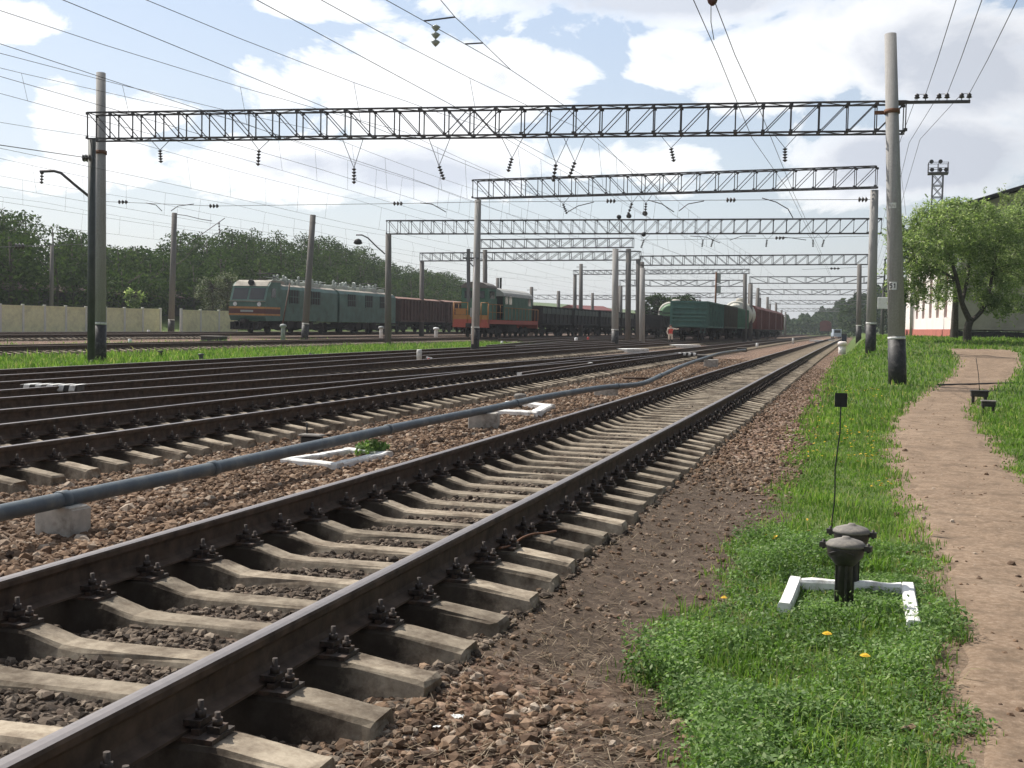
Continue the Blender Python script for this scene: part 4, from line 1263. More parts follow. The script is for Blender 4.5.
def gondola(name, label, loc, body, frame='bogie', L=13.0, H=3.48, W=3.08, ribs=11, cat='wagon', group=None, top=None, end_boards=False, panel=None):
    t = empty(name, loc, label, cat, group)
    mb = MB(); z0 = 1.18
    for s in (-1, 1):
        mb.box((s * (W / 2 - .04), L / 2, (z0 + H) / 2), (.07, L, H - z0))
        for i in range(ribs + 1):
            y = .08 + (L - .16) * i / ribs
            mb.box((s * (W / 2 + .06), y, (z0 + H) / 2), (.13, .16, H - z0 - .1))
        mb.box((s * (W / 2 + .02), L / 2, H - .05), (.16, L + .06, .12))
        mb.box((s * (W / 2 + .02), L / 2, z0 + .08), (.14, L + .04, .16))
    for y in (.04, L - .04):
        mb.box((0, y, (z0 + H) / 2), (W - .1, .07, H - z0))
        k = -1 if y < 1 else 1
        for zz in (z0 + .15, z0 + .62, z0 + .95, z0 + 1.25, z0 + 1.72, H - .1): mb.box((0, y + k * .10, zz), (W + .04, .16, .13))
        for xx in (-W / 2 + .05, W / 2 - .05): mb.box((xx, y + k * .06, (z0 + H) / 2), (.12, .10, H - z0))
    mb.box((0, L / 2, z0 + .03), (W - .1, L, .06))
    mb.build('body', M[body], t, False)
    if panel:
        pm_ = MB()
        for s in (-1, 1): pm_.box((s * (W / 2 + .09), L / 2, H - .45), (.03, L - .3, .55))
        pm_.build('side_board', M[panel], t, False)
    if top:
        ld = MB()
        for i in range(4):
            y = L * (i + .5) / 4; n = 8
            vs = []
            ld.prism([(-W / 2 + .1, H - .05), (-W / 4, H + .18 + .1 * (i % 2)), (W / 6, H + .22), (W / 2 - .1, H - .05)], y - L / 8.4, y + L / 8.4)
        ld.build('load_cover', M[top], t, False)
    fm = MB().box((0, L / 2, 1.05), (.55, L - .1, .22))
    for y in (.12, L - .12): fm.box((0, y, 1.04), (W - .1, .2, .30))
    for y in (2.1, L - 2.1): fm.box((0, y, .95), (W - .4, .4, .22))
    for k in range(3): fm.box((-.6 + k * .6, L / 2 + (k - 1) * 1.5, .78), (.3, 1.2, .3))
    fm.build('underframe', M[frame], t, False)
    bogie(t, 2.1); bogie(t, L - 2.1)
    coupler(t, 0, -1); coupler(t, L, 1)
    ld = MB()
    for s in (-1, 1):
        for xx in (W / 2 - .45, W / 2 - .1): ld.bar((s * xx, -.12, .7), (s * xx, -.12, 3.0), .03)
        for k in range(7): ld.bar((s * (W / 2 - .45), -.12, .8 + k * .33), (s * (W / 2 - .1), -.12, .8 + k * .33), .025)
    ld.build('ladder', M[body], t, False)
    return t
def boxcar(name, label, loc, body, group=None, L=14.0, W=3.1, H=4.4):
    t = empty(name, loc, label, 'wagon', group)
    mb = MB(); prof = [(-W / 2, 1.15), (W / 2, 1.15), (W / 2, H - .55), (W / 2 - .35, H - .2), (.5, H), (-.5, H), (-W / 2 + .35, H - .2), (-W / 2, H - .55)]
    mb.prism(prof, 0, L)
    for s in (-1, 1):
        for i in range(13): mb.box((s * (W / 2 + .03), .1 + (L - .2) * i / 12, 2.5), (.07, .10, 2.6))
        mb.box((s * (W / 2 + .06), L / 2, 2.5), (.08, 2.1, 2.5))
    mb.build('body', M[body], t, False)
    MB().box((0, L / 2, 1.03), (2.6, L - .2, .2)).build('underframe', M['bogie'], t, False)
    bogie(t, 2.2); bogie(t, L - 2.2); coupler(t, 0, -1); coupler(t, L, 1)
    return t
def tankcar(name, label, loc, shell, endm, group=None, L=10.8, Rr=1.5):
    t = empty(name, loc, label, 'tank wagon', group)
    zc = 1.35 + Rr; n = 28
    MB().lathe([(Rr - .02, .55), (Rr, .7), (Rr, L - .7), (Rr - .02, L - .55)], (0, 0, zc), n, axis='y').build('barrel', M[shell], t, False)
    for y0, s in ((.55, -1), (L - .55, 1)):
        MB().lathe([(Rr - .012, y0), (Rr * .97, y0 + s * .07), (Rr * .86, y0 + s * .185)], (0, 0, zc), n, axis='y').build('rim', M[shell], t, False)
        pr = [(Rr * .865, s * .17), (Rr * .6, s * .30), (Rr * .25, s * .36), (.0, s * .37)]
        MB().lathe([(a, y0 + h) for a, h in pr], (0, 0, zc), n, axis='y').build('tank_end', M[endm], t, False)
    MB().lathe([(.55, Rr - .08), (.55, Rr + .32), (.4, Rr + .42), (.0, Rr + .44)], (0, L / 2, zc), 16).build('dome', M[shell], t, False)
    fm = MB().box((0, L / 2, 1.05), (.5, L, .25))
    for y in (.15, L - .15): fm.box((0, y, 1.05), (2.9, .25, .28))
    for y in (2, L - 2): fm.prism([(-1.2, 1.1), (1.2, 1.1), (1.05, 1.9), (.6, 1.45), (-.6, 1.45), (-1.05, 1.9)], y - .2, y + .2)
    fm.build('underframe', M['bogie'], t, False)
    bogie(t, 1.9); bogie(t, L - 1.9); coupler(t, 0, -1); coupler(t, L, 1)
    return t
def at_track(p, Y): return (-p, Y, hz(Y))

# --- green gondolas on the fourth track
Y = 105.5
gondola('gondola_wagon', 'nearest teal open wagon with its ribbed end facing the camera', at_track(14.2, Y), 'wag_teal', group='wagons on the fourth track')
Y += 14.0
gondola('gondola_wagon', 'second open wagon of the right row, faded brownish green sides', at_track(14.2, Y), 'wag_dull', group='wagons on the fourth track')
Y += 14.0
gondola('gondola_wagon', 'third open wagon of the right row, bright green, before the pale tank', at_track(14.2, Y), 'wag_green', H=3.4, group='wagons on the fourth track')
Y += 14.0
tankcar('tank_wagon', 'cream tank wagon whose rounded top shows above the green wagons', at_track(14.2, Y), 'tank_white', 'tank_white', group='wagons on the fourth track', Rr=1.6); Y += 12.2
rb = boxcar('boxcar', 'nearest red covered wagon behind the cream tank', at_track(14.2, Y), 'wag_red', group='wagons on the fourth track'); Y += 15
for lab in ('second red covered wagon from the cream tank', 'third red covered wagon from the cream tank', 'farthest red covered wagon, at the end of the right row'):
    c = copy_tree(rb); c.location = at_track(14.2, Y); c['label'] = lab; Y += 15
# --- tank wagon on the fifth track
tankcar('tank_wagon', 'tank wagon with a green end and cream rim left of the teal wagon', at_track(22.5, 149), 'tank_white', 'tank_green', Rr=1.5)
gd = gondola('gondola_wagon', 'dark low wagon standing left of the green ended tank', at_track(22.5, 133.5), 'wag_black', H=2.4, group='dark wagons in the middle')
# --- dark wagons behind the shunter
hp0 = gondola('gondola_wagon', 'first dark wagon coupled behind the shunter, grey boards along its top', at_track(30.7, 111.6), 'wag_black', L=12.5, H=2.95, ribs=7, panel='wag_panel', group='dark wagons behind the shunter')
for k, lab in enumerate(('second dark wagon behind the shunter', 'third dark wagon behind the shunter', 'fourth dark wagon behind the shunter', 'fifth dark wagon behind the shunter', 'sixth dark wagon behind the shunter', 'seventh dark wagon, hidden mostly by the middle poles', 'last dark wagon of the row behind the middle poles')):
    c = copy_tree(hp0); c.location = at_track(30.7, 111.6 + 13.6 * (k + 1)); c['label'] = lab + (', grey boards along its top' if k < 2 else '')
# --- brown wagons behind the teal locomotive
br0 = gondola('gondola_wagon', 'first brown wagon coupled behind the teal locomotive, rusty load cover', at_track(46.2, 114.2), 'wag_brown', L=13.4, H=3.5, ribs=14, top='wag_lid', group='brown wagons behind the locomotive')
for k, lab in enumerate(('second brown wagon behind the teal locomotive', 'third brown wagon, next to the orange front of the shunter', 'fourth brown wagon, hidden behind the shunter')):
    c = copy_tree(br0); c.location = at_track(46.2, 114.2 + 14.6 * (k + 1)); c['label'] = lab
# --- lone wagon far down the second track
boxcar('boxcar', 'lone dark red wagon far away near the vanishing point of the tracks', at_track(9.4, 380), 'wag_red')

# --- teal two-section electric locomotive
def electric_loco(loc):
    t = empty('electric_locomotive', loc, 'teal two section electric locomotive with orange stripes standing before the wood', 'locomotive')
    W = 3.15; SL = 13.6
    for sec in range(2):
        y0 = sec * (SL + .45)
        y1 = y0 + SL
        front = sec == 0
        ys = y0 + (1.0 if front else 0)
        hw = W / 2
        mb = MB()
        prof = [(-hw, 1.05), (hw, 1.05), (hw, 3.55), (hw - .22, 3.85), (-hw + .22, 3.85), (-hw, 3.55)]
        mb.prism(prof, y0 + (2.6 if front else 0), y1 - (0 if front else .0))
        for s in (-1, 1):
            for k in range(9): mb.box((s * (hw + .006), (y0 + y1) / 2 + (1.2 if front else 0), 1.35 + k * .2), (.03, SL - 4.2, .035))
        body = mb.build('body', M['loco_green'], t, False)
        if front:
            cb = MB()
            # cab: raked windscreen, slightly pointed front, taller roof
            P = [(y0 + .25, 1.0), (y0 + .0, 1.35), (y0 + .05, 2.55), (y0 + .55, 3.75), (y0 + .95, 4.05), (y0 + 2.6, 4.1), (y0 + 2.6, 1.0)]
            cb.prism(P, -hw + .002, hw - .002, ax='x')
            cab = cb.build('cab', M['loco_green'], t, False)
            rf = MB().prism([(y0 + .50, 3.74), (y0 + .90, 4.09), (y0 + 1.4, 4.24), (y0 + 3.4, 4.2), (y0 + 3.4, 4.02), (y0 + .97, 4.02)], -hw + .12, hw - .12, ax='x')
            rf.build('cab_roof', M['loco_roof'], cab, False)
            wd = MB()
            for xa, xb in ((-1.38, -.08), (.08, 1.38)):
                q = []
                for f, x in ((.10, xa), (.10, xb), (.86, xb), (.86, xa)):
                    yy = y0 + .05 + (.55 - .05) * f - .012; zz = 2.55 + 1.2 * f
                    q.append((x, yy, zz))
                back = [(a, b_ + .03, c_) for a, b_, c_ in q]
                wd.add(q + back, [(0, 1, 2, 3), (7, 6, 5, 4), (0, 4, 5, 1), (1, 5, 6, 2), (2, 6, 7, 3), (3, 7, 4, 0)])
            wd.build('windscreen', M['glass'], cab, False)
            sh = MB().box((0, y0 + .0, 2.53), (W - .05, .16, .06)); sh.build('window_ledge', M['loco_roof'], cab, False)
            st = MB()
            for z0_, z1_, in ((1.95, 2.10), (1.42, 1.56)):
                st.box((0, y0 - .0, (z0_ + z1_) / 2), (W + .02, .10, z1_ - z0_)); 
                for s in (-1, 1): st.box((s * (hw + .002), y0 + 1.3, (z0_ + z1_) / 2), (.02, 2.5, z1_ - z0_))
            st.build('stripe', M['loco_stripe'], cab, False)
            rp = MB().box((0, y0 - .0, 1.755), (W + .01, .09, .37))
            for s in (-1, 1): rp.box((s * (hw + .001), y0 + 1.3, 1.755), (.018, 2.5, .37))
            rp.build('front_panel', M['loco_red'], cab, False)
            np_ = MB().box((0, y0 - .06, 1.76), (1.1, .03, .16)); np_.build('name_board', M['sig_grey'], cab, False)
            for x in (-1.05, 1.05): MB().lathe([(.16, -.06), (.17, 0), (.13, .06)], (x, y0 - .0, 2.30), 14, axis='y').build('headlight', M['white_steel'], cab, False)
            MB().lathe([(.22, -.12), (.24, 0), (.2, .2)], (0, y0 + .62, 4.02), 14, axis='y').build('searchlight', M['dark'], cab, False)
            sw = MB()
            for s in (-1, 1):
                sw.prism([(y0 + .95, 2.85), (y0 + 1.75, 2.85), (y0 + 1.75, 3.6), (y0 + 1.1, 3.6)], s * (hw + .004) - .012, s * (hw + .004) + .012, ax='x')
            sw.build('cab_side_window', M['glass'], cab, False)
            pw = MB().prism([(y0 + .3, .95), (y0 - .35, .35), (y0 - .15, .28), (y0 + .9, .95)], -1.3, 1.3, ax='x')
            for k in range(7): pw.box((-1.2 + k * .4, y0 - .2, .6), (.06, .5, .6))
            pw.build('snow_plough', M['bogie'], t, False)
            coupler(t, y0, -1)
        # roof, louvre windows, roof gear
        MB().prism([(-hw + .2, 3.84), (hw - .2, 3.84), (hw - .55, 4.0), (-hw + .55, 4.0)], y0 + (3.4 if front else .1), y1 - .1).build('roof', M['loco_roof'], t, False)
        for s in (-1, 1):
            for yy in ((4.3, 8.4) if front else (2.0, 6.0, 9.6)):
                wn = MB().box((s * (hw + .012), y0 + yy + .7, 3.02), (.05, 1.75, 1.15))
                sw_ = wn.build('side_window', M['dark'], t, False)
                fr_ = MB()
                for q in (-.02, .46, .94, 1.42): fr_.box((s * (hw + .03), y0 + yy + q, 3.02), (.06, .05, 1.15))
                for q in (2.46, 3.02, 3.58): fr_.box((s * (hw + .034), y0 + yy + .7, q), (.06, 1.75, .05))
                fr_.build('window_bars', M['loco_green'], sw_, False)
        rg = MB(); rr = random.Random(sec + 5)
        for k in range(22):
            yy = y0 + 4.0 + k * (SL - 4.6) / 22 if front else y0 + .8 + k * (SL - 1.6) / 22
            x = rr.uniform(-1.0, 1.0); hq = rr.uniform(.7, 1.35)
            rg.lathe([(.07, 3.95), (.17, 3.95 + .15 * hq), (.08, 3.95 + .25 * hq), (.16, 3.95 + .4 * hq), (.07, 3.95 + .5 * hq), (.13, 3.95 + .62 * hq), (.04, 3.95 + .7 * hq)], (x, yy, 0), 8)
            if k % 3 == 0: rg.cbox((rr.uniform(-.5, .5), yy + .3, 4.18), (1.1, .9, .36), .03)
        rg.tube((-.5, y0 + 3.5, 4.58), (-.5, y1 - .5, 4.58), .03, n=6); rg.tube((.6, y0 + 3.5, 4.5), (.6, y1 - .5, 4.5), .03, n=6)
        rg.build('roof_equipment', M['insul_w'], t, False)
        py = y0 + (3.6 if front else SL - 3.0)
        pg = MB()
        for s in (-1, 1):
            pg.tube((s * .55, py - .9, 4.35), (s * .45, py + .9, 4.72), .03, n=6); pg.tube((s * .55, py + .9, 4.35), (s * .45, py - .9, 4.72), .03, n=6)
            pg.tube((-.9, py + s * .35, 4.86), (.9, py + s * .35, 4.86), .03, n=6)
            pg.tube((s * .45, py - .9, 4.72), (s * .4, py - .35, 4.86), .02, n=6)
        pg.bar((-.55, py - .9, 4.35), (.55, py - .9, 4.35), .06); pg.bar((-.55, py + .9, 4.35), (.55, py + .9, 4.35), .06)
        pg.build('pantograph', M['dark'], t, False)
        for k in (3.4, SL - 3.1): bogie(t, y0 + k, 2.8, 2.2)
        ub = MB()
        for k in range(3): ub.cbox((0, y0 + SL / 2 - 1.8 + k * 1.8, .72), (2.6, 1.3, .55), .03)
        ub.build('underfloor_boxes', M['bogie'], t, False)
    MB().prism([(-1.3, 1.1), (1.3, 1.1), (1.3, 3.6), (-1.3, 3.6)], SL - .02, SL + .47).build('gangway', M['dark'], t, False)
    return t
electric_loco(at_track(46.2, 85.2))

# --- green and orange diesel shunter
def shunter(loc):
    t = empty('diesel_shunter', loc, 'green diesel shunter with orange front railing and red frame behind a concrete pole', 'locomotive')
    W = 3.0; L = 16
    fr = MB().box((0, L / 2, 1.30), (W + .1, L - .2, .34)); fr.box((0, .15, 1.15), (W + .1, .3, .7)); fr.box((0, L - .15, 1.15), (W + .1, .3, .7))
    fr.build('frame', M['sh_red'], t, False)
    pl = MB().box((0, .05, 1.65), (W + .1, .12, .35)).box((-.85, .0, 2.1), (.9, .1, .5)); pl.build('front_panel', M['sh_orange'], t, False)
    MB().box((.35, -.02, 2.05), (.75, .10, .75)).build('front_door', M['sig_grey'], t, False)
    def arch(w, z0, zs, zt, n=8):
        a = [(-w, z0), (w, z0)]
        for i in range(n + 1):
            th = math.pi * i / n; a.append((w * math.cos(th), zs + (zt - zs) * math.sin(th)))
        return a
    hd = MB().prism(arch(1.15, 1.5, 4.0, 4.5), 1.0, 3.4); hd.build('hood', M['sh_green'], t, False)
    MB().prism(arch(1.2, 4.1, 4.12, 4.62), .85, 3.5).build('hood_roof', M['pole_far'], t, False)
    for x in (-.55, .55): MB().box((x, .98, 3.55), (.65, .05, .6)).build('hood_window', M['glass'], t, False)
    for s in (-1, 1): MB().box((s * 1.155, 2.2, 3.55), (.05, 1.4, .6)).build('hood_window', M['glass'], t, False)
    MB().prism(arch(.9, 1.5, 3.2, 3.6), 3.4, 4.6).build('engine_hood', M['sh_green'], t, False)
    cb = MB().prism(arch(1.48, 1.5, 3.5, 4.2), 4.6, 14.0); cab = cb.build('cab', M['sh_green'], t, False)
    MB().prism(arch(1.54, 3.52, 3.55, 4.30), 4.5, 14.2).build('cab_roof', M['sh_roof'], cab, False)
    MB().prism(arch(1.40, 1.6, 3.5, 4.1), 4.56, 4.59).build('cab_end', M['dark'], cab, False)
    for s in (-1, 1):
        for yy in (5.4, 6.6, 13.0): MB().box((s * 1.485, yy, 3.25), (.05, .9, .8)).build('cab_window', M['glass'], cab, False)
    for s in (-1, 1):
        lv = MB().box((s * 1.482, 9.9, 2.6), (.03, 4.5, 1.9))
        for k in range(10): lv.box((s * 1.49, 7.9 + k * .45, 2.6), (.05, .12, 1.9))
        lv.build('louvre', M['sh_green'], cab, False)
    rl = MB()
    for s in (-1, 1):
        rl.tube((s * 1.5, .2, 2.75), (s * 1.5, 4.3, 2.75), .025, n=6); rl.tube((s * 1.5, .2, 2.1), (s * 1.5, 4.3, 2.1), .02, n=6)
        rl.tube((s * 1.56, 4.9, 2.55), (s * 1.56, L - .2, 2.55), .025, n=6)
        for k in range(15): rl.tube((s * (1.5 if k < 4 else 1.56), .2 + k * 1.12, 1.45), (s * (1.5 if k < 4 else 1.56), .2 + k * 1.12, 2.75 if k < 4 else 2.55), .022, n=6)
    for x in (-1.5, -.25, .9, 1.5): rl.tube((x, .0, 1.2), (x, .0, 2.85), .04, n=6)
    rl.tube((-1.5, 0, 2.85), (-.25, 0, 2.85), .035, n=6); rl.tube((.9, 0, 2.85), (1.5, 0, 2.85), .035, n=6); rl.tube((-1.5, 0, 2.3), (-.25, 0, 2.3), .03, n=6)
    rl.build('railing', M['sh_orange'], t, False)
    bogie(t, 3.3, 1.7, 2.1, axles=3); bogie(t, L - 3.3, 1.7, 2.1, axles=3)
    MB().cbox((0, L / 2, .8), (2.6, 3.0, .65), .05).build('fuel_tank', M['bogie'], t, False)
    coupler(t, 0, -1); coupler(t, L, 1)
    MB().lathe([(.10, 4.3), (.10, 5.2), (.12, 5.25)], (0, 8.5, 0), 10).build('exhaust', M['dark'], t, False)
    return t
shunter(at_track(30.7, 94.4))

# ================================================================== SIGNALS, SMALL POSTS
sg = at_D(714.5, 336, 138); sgz = terr(sg.x, sg.y)
t = empty('signal', (sg.x, sg.y, sgz), 'railway signal with two grey heads rising behind the green wagons', 'signal')
tp = at_D(715, 272, 138)
MB().tube((sg.x, sg.y, sgz - .3), (sg.x, sg.y, tp.z), .13, .1, 10).build('pole', M['band'], t)
for (ya, yb, nl) in ((272.5, 283, 3), (285.5, 293.5, 2)):
    a = at_D(719, ya, 137.7); b_ = at_D(719, yb, 137.7)
    hd = MB().cbox((a.x - .05, a.y, (a.z + b_.z) / 2), (.52, .25, a.z - b_.z), .08).build('signal_head', M['sig_grey'], t)
    ln = MB()
    for k in range(nl): ln.lathe([(.13, .1), (.13, .28)], (a.x - .05, a.y, a.z - (a.z - b_.z) * (k + .5) / nl), 12, axis='y')
    ln.build('lens_hood', M['dark'], hd)

def stub(px, pyb, pyt, w, label, top='white_paint', low=None, name='marker_post', cap=None, frac=.55, cat='marker post', group='small marker posts between the tracks'):
    g = hit(px, pyb); D = proj(g)[2]
    h = (pyb - pyt) * D / F; r = max(.03, w * D / F / 2)
    t = empty(name, g, label, cat, group)
    zl = h * (1 - frac) if low else -.1
    if low: MB().lathe([(r, -.15), (r, zl)], n=12).build('base', M[low], t, False)
    MB().lathe([(r * 1.02, zl), (r * 1.0, h * .96), (r * .8, h)], n=12).build('shaft', M[top], t, False)
    if cap: MB().lathe([(r * 1.2, h * .86), (r * 1.7, h * .9), (r * 1.5, h * 1.02), (r * .4, h * 1.06)], n=12).build('cap', M[cap], t, False)
    return t
stub(419, 369, 349.5, 5.2, 'post with a white upper half and dark foot between the middle tracks', low='dark')
stub(364, 360, 352, 3.5, 'white stub left of the tall two coloured post')
stub(314.5, 384, 378, 3.5, 'white stub marker by the dark rails, leftmost of the near ones')
stub(390, 389, 381, 3.2, 'small white marker against the second track')
stub(398, 377, 371, 3.5, 'white stub close to the row of sleeper ends')
stub(283, 343, 325, 4.2, 'grey dwarf signal post in front of the locomotive bogies', top='sig_grey', cap='sig_grey', name='dwarf_signal', cat='dwarf signal')
stub(381, 341, 327, 3.6, 'white dwarf post before the end of the locomotive', cap='sig_grey')
stub(436, 341, 328, 3.8, 'white dwarf signal before the brown wagons', cap='white_steel', name='dwarf_signal', cat='dwarf signal')
stub(576, 344, 337.5, 3.4, 'small white cone shaped marker by the middle tracks')
stub(588, 344, 337, 2.4, 'red and white switch marker beside the small cone', top='red_paint', low='white_paint')
stub(201, 364, 354, 4.0, 'short dark green post at the near edge of the grass strip', top='green_steel', cap='green_steel')
stub(160.5, 358, 351, 3.5, 'dark cable post in the grass strip', top='dark', cap='dark')
stub(130, 345, 339, 3.6, 'white marker by the track beyond the grass strip')
stub(148.5, 335.5, 330, 3.0, 'small white marker at the foot of the pale fence')
stub(310, 363, 353, 3.0, 'dark green post before the dark rails', top='green_steel')
stub(757, 349, 343, 2.6, 'white marker post near the pipe end')
stub(793, 344, 338, 2.2, 'white marker post by the nearest track far along')
stub(683, 338, 331, 1.8, 'thin pale marker in front of the teal wagon')
stub(502, 345, 341, 2.6, 'low white marker beside the tracks under the shunter')
# red lever marker
g = hit(429, 368); D = proj(g)[2]; s = D / F
t = empty('switch_marker', g, 'small red switch lever with white tip beside the two coloured post', 'switch marker')
MB().tube((0, 0, -.1), (0, 0, 10 * s), .03, n=8).build('rod', M['dark'], t, False)
MB().lathe([(.0, 6 * s), (2.2 * s, 7 * s), (2.4 * s, 9 * s), (0, 11 * s)], n=10).build('lantern', M['red_paint'], t, False)
MB().bar((-3 * s, 0, 10.6 * s), (3 * s, 0, 9.6 * s), .05).build('arm', M['white_steel'], t, False)

# white-topped bollard by the end of the nearest track, dark post behind it
g = hit(842, 354.5); D = proj(g)[2]; s = D / F
t = empty('kilometre_bollard', g, 'white bollard with a flared cap at the end of the grass verge', 'bollard')
MB().lathe([(3.6 * s, -.2), (3.6 * s, 9.0 * s)], n=16).build('shaft', M['white_paint'], t, False)
MB().lathe([(4.6 * s, 9.0 * s), (4.4 * s, 12 * s), (3.2 * s, 13 * s), (0.5 * s, 13.2 * s)], n=16).build('cap', M['plaster'], t, False)
g = hit(844, 345); D = proj(g)[2]; s = D / F
t = empty('dark_post', g, 'stubby navy post just behind the white bollard', 'post')
MB().cbox((0, 0, 5 * s), (4.6 * s, 4 * s, 10 * s), .02).build('shaft', M['navy'], t, False)
MB().cbox((0, 0, 10.5 * s), (5.4 * s, 5 * s, 1.2 * s), .02).build('cap', M['dark'], t, False)

# striped boards between rails
def striped(px, py, wpx, n, label, dep):
    g = hit(px, py, .36); g = at_z(px, py, hz(g.y) - .08)
    D = proj(g)[2]; L = wpx * D / F
    t = empty('striped_board', g, label, 'striped board', None, PSI + R(4))
    bo = MB().cbox((L / 2, dep / 2, .045), (L, dep, .11), .01).build('board', M['cast'], t, False)
    wm = MB()
    for i in range(n):
        u0 = L * (i + .22) / n; w_ = L / n * .52; sk = -.03
        vs = [(u0, -.004, .0), (u0 + w_, -.004, .0), (u0 + w_ + .02, -.004, .085), (u0 + .02, -.004, .085), (u0 + .03, .012, .104), (u0 + w_ + .03, .012, .104), (u0 + w_ + .10, dep - .02, .104), (u0 + .10, dep - .02, .104)]
        lo = [(x, y + .02, z - .02) for x, y, z in vs]
        wm.add(vs + lo, [(0, 1, 2, 3), (3, 2, 5, 4), (4, 5, 6, 7), (8, 11, 10, 9), (11, 12, 13, 10), (12, 15, 14, 13), (0, 8, 9, 1), (7, 6, 14, 15)])
    wm.build('white_stripes', M['white_paint'], bo, False)
striped(20, 390, 56, 5, 'black and white striped board between the dark tracks at far left', .45)
striped(677, 355.0, 20, 4, 'black and white striped board at the turnout near the green wagons', .6)

# ================================================================== FRAMES AND CABLE POSTS
def white_frame(corners, label, w=.13, h=.12, z=.0, skip=(), group='white concrete frames on the ground'):
    P = [hit(x, y, h * .6) for x, y in corners]
    c = sum(P, Vector()) / len(P)
    t = empty('ground_frame', c, label, 'kerb frame', group)
    for i in range(len(P)):
        if i in skip: continue
        a, b_ = P[i], P[(i + 1) % len(P)]
        d = (b_ - a).normalized()
        mb = MB(); n = 10
        s = d.cross(Vector((0, 0, 1))).normalized()
        a2 = a + d * (w * .48); b2_ = b_ - d * (w * .48 if i % 2 else -w * .48)
        if i % 2 == 0: a2 = a - d * (w * .5); b2_ = b_ + d * (w * .5)
        else: a2 = a + d * (w * .51); b2_ = b_ - d * (w * .51)
        vs = []
        rr = random.Random(i)
        for k in range(n + 1):
            p = a2 + (b2_ - a2) * (k / n); j = rr.uniform(-.006, .006)
            zt = terr(p.x, p.y)
            p = Vector((p.x, p.y, 0))
            for sx, sz in ((-.5, -.1), (-.5, h * .55 + j), (-.38, h * .72 + j), (.38, h * .72 + j * .5), (.5, h * .55), (.5, -.1)):
                q = p + s * (sx * w); vs.append((q.x, q.y, zt + sz))
        fs = []
        for k in range(n):
            for m_ in range(6): fs.append((k * 6 + m_, k * 6 + (m_ + 1) % 6, (k + 1) * 6 + (m_ + 1) % 6, (k + 1) * 6 + m_))
        fs += [tuple(range(6)), tuple(n * 6 + m_ for m_ in range(6))]
        mb.add(vs, fs); mb.build('frame_bar', M['white_paint'], t)
    return P
white_frame([(785, 604), (795, 580), (908, 586), (914, 621)], 'white painted frame lying in the grass round two cast iron cable posts', .078, .10, skip=(3,))
white_frame([(288, 459), (336, 464), (386, 452.5), (350, 449)], 'white frame on the ballast under the pipe beside a green tuft', .12, .10)
white_frame([(492, 410), (535, 412), (548, 405), (512, 402)], 'white frame on the ballast under the pipe with a dark cable post', .2, .13)

def cable_post(px, py, pytop, label, rcap=.135, rz=0.0):
    g = hit(px, py); D = proj(g)[2]
    h = (py - pytop) * D / F
    t = empty('cable_post', g, label, 'cable post', 'cast iron cable posts')
    k = MB().lathe([(.048, -.15), (.046, h - .15), (.058, h - .13)], n=14)
    for a in range(4):
        an = a * math.pi / 2 + .4; k.box((math.cos(an) * .048, math.sin(an) * .048, (h - .14) / 2), (.014, .014, h - .16), 0, an)
    k.build('post', M['cast'], t, False)
    hd = MB().lathe([(.052, h - .16), (.066, h - .145), (rcap * .93, h - .105), (rcap * .97, h - .085), (rcap, h - .06), (rcap, h - .045)], n=28)
    for s in (-1, 1):
        hd.box((s * (rcap + .018), 0, h - .05), (.05, .04, .03))
        hd.tube((s * (rcap + .022), 0, h - .075), (s * (rcap + .022), 0, h - .02), .009, n=8)
    hd.path([(-.07, -rcap * .80, h - .085), (0, -rcap * .96, h - .055), (.07, -rcap * .80, h - .085)], .008, 6)
    head = hd.build('head', M['cast'], t, False)
    MB().lathe([(rcap * 1.05, h - .047), (rcap * 1.06, h - .036), (rcap * .9, h - .018), (rcap * .5, h - .004), (rcap * .22, h + .001), (rcap * .2, h + .010), (0, h + .011)], n=28).build('lid', M['cast_top'], head, False)
    t.rotation_euler = (0, 0, rz)
    return t
cable_post(843.5, 610, 537.5, 'nearer of two dark cast iron cable posts with domed lids', .108, R(-14))
cable_post(849.5, 592, 524.5, 'farther cast iron cable post, half hidden behind the nearer one', .108, R(-10))
# cable post with cap in the second ballast frame, box post in the first
g = hit(520, 409); D = proj(g)[2]; s = D / F
t = empty('cable_post', g, 'dark mushroom shaped cable post in the farther ballast frame', 'cable post', 'cast iron cable posts')
MB().lathe([(2.5 * s, -.1), (2.2 * s, 9 * s)], n=12).build('post', M['cast'], t, False)
MB().lathe([(2.4 * s, 8.5 * s), (6.0 * s, 11.5 * s), (6.6 * s, 13.5 * s), (5 * s, 15.2 * s), (0, 15.8 * s)], n=18).build('lid', M['cast_top'], t, False)
g = hit(312, 452); D = proj(g)[2]; s = D / F
t = empty('cable_box', g, 'dark low cable box with a thin upright rod behind the pipe', 'cable box')
MB().cbox((0, 0, 7.5 * s), (21 * s, 12 * s, 17 * s), .02).build('box', M['cast'], t, False)
MB().cbox((0, 0, 17.0 * s), (24 * s, 14 * s, 2.0 * s), .01).build('lid', M['cast_top'], t, False)
MB().tube((-8 * s, 5 * s, 16 * s), (-8.5 * s, 5 * s, 29 * s), .01, n=6).build('rod', M['dark'], t, False)
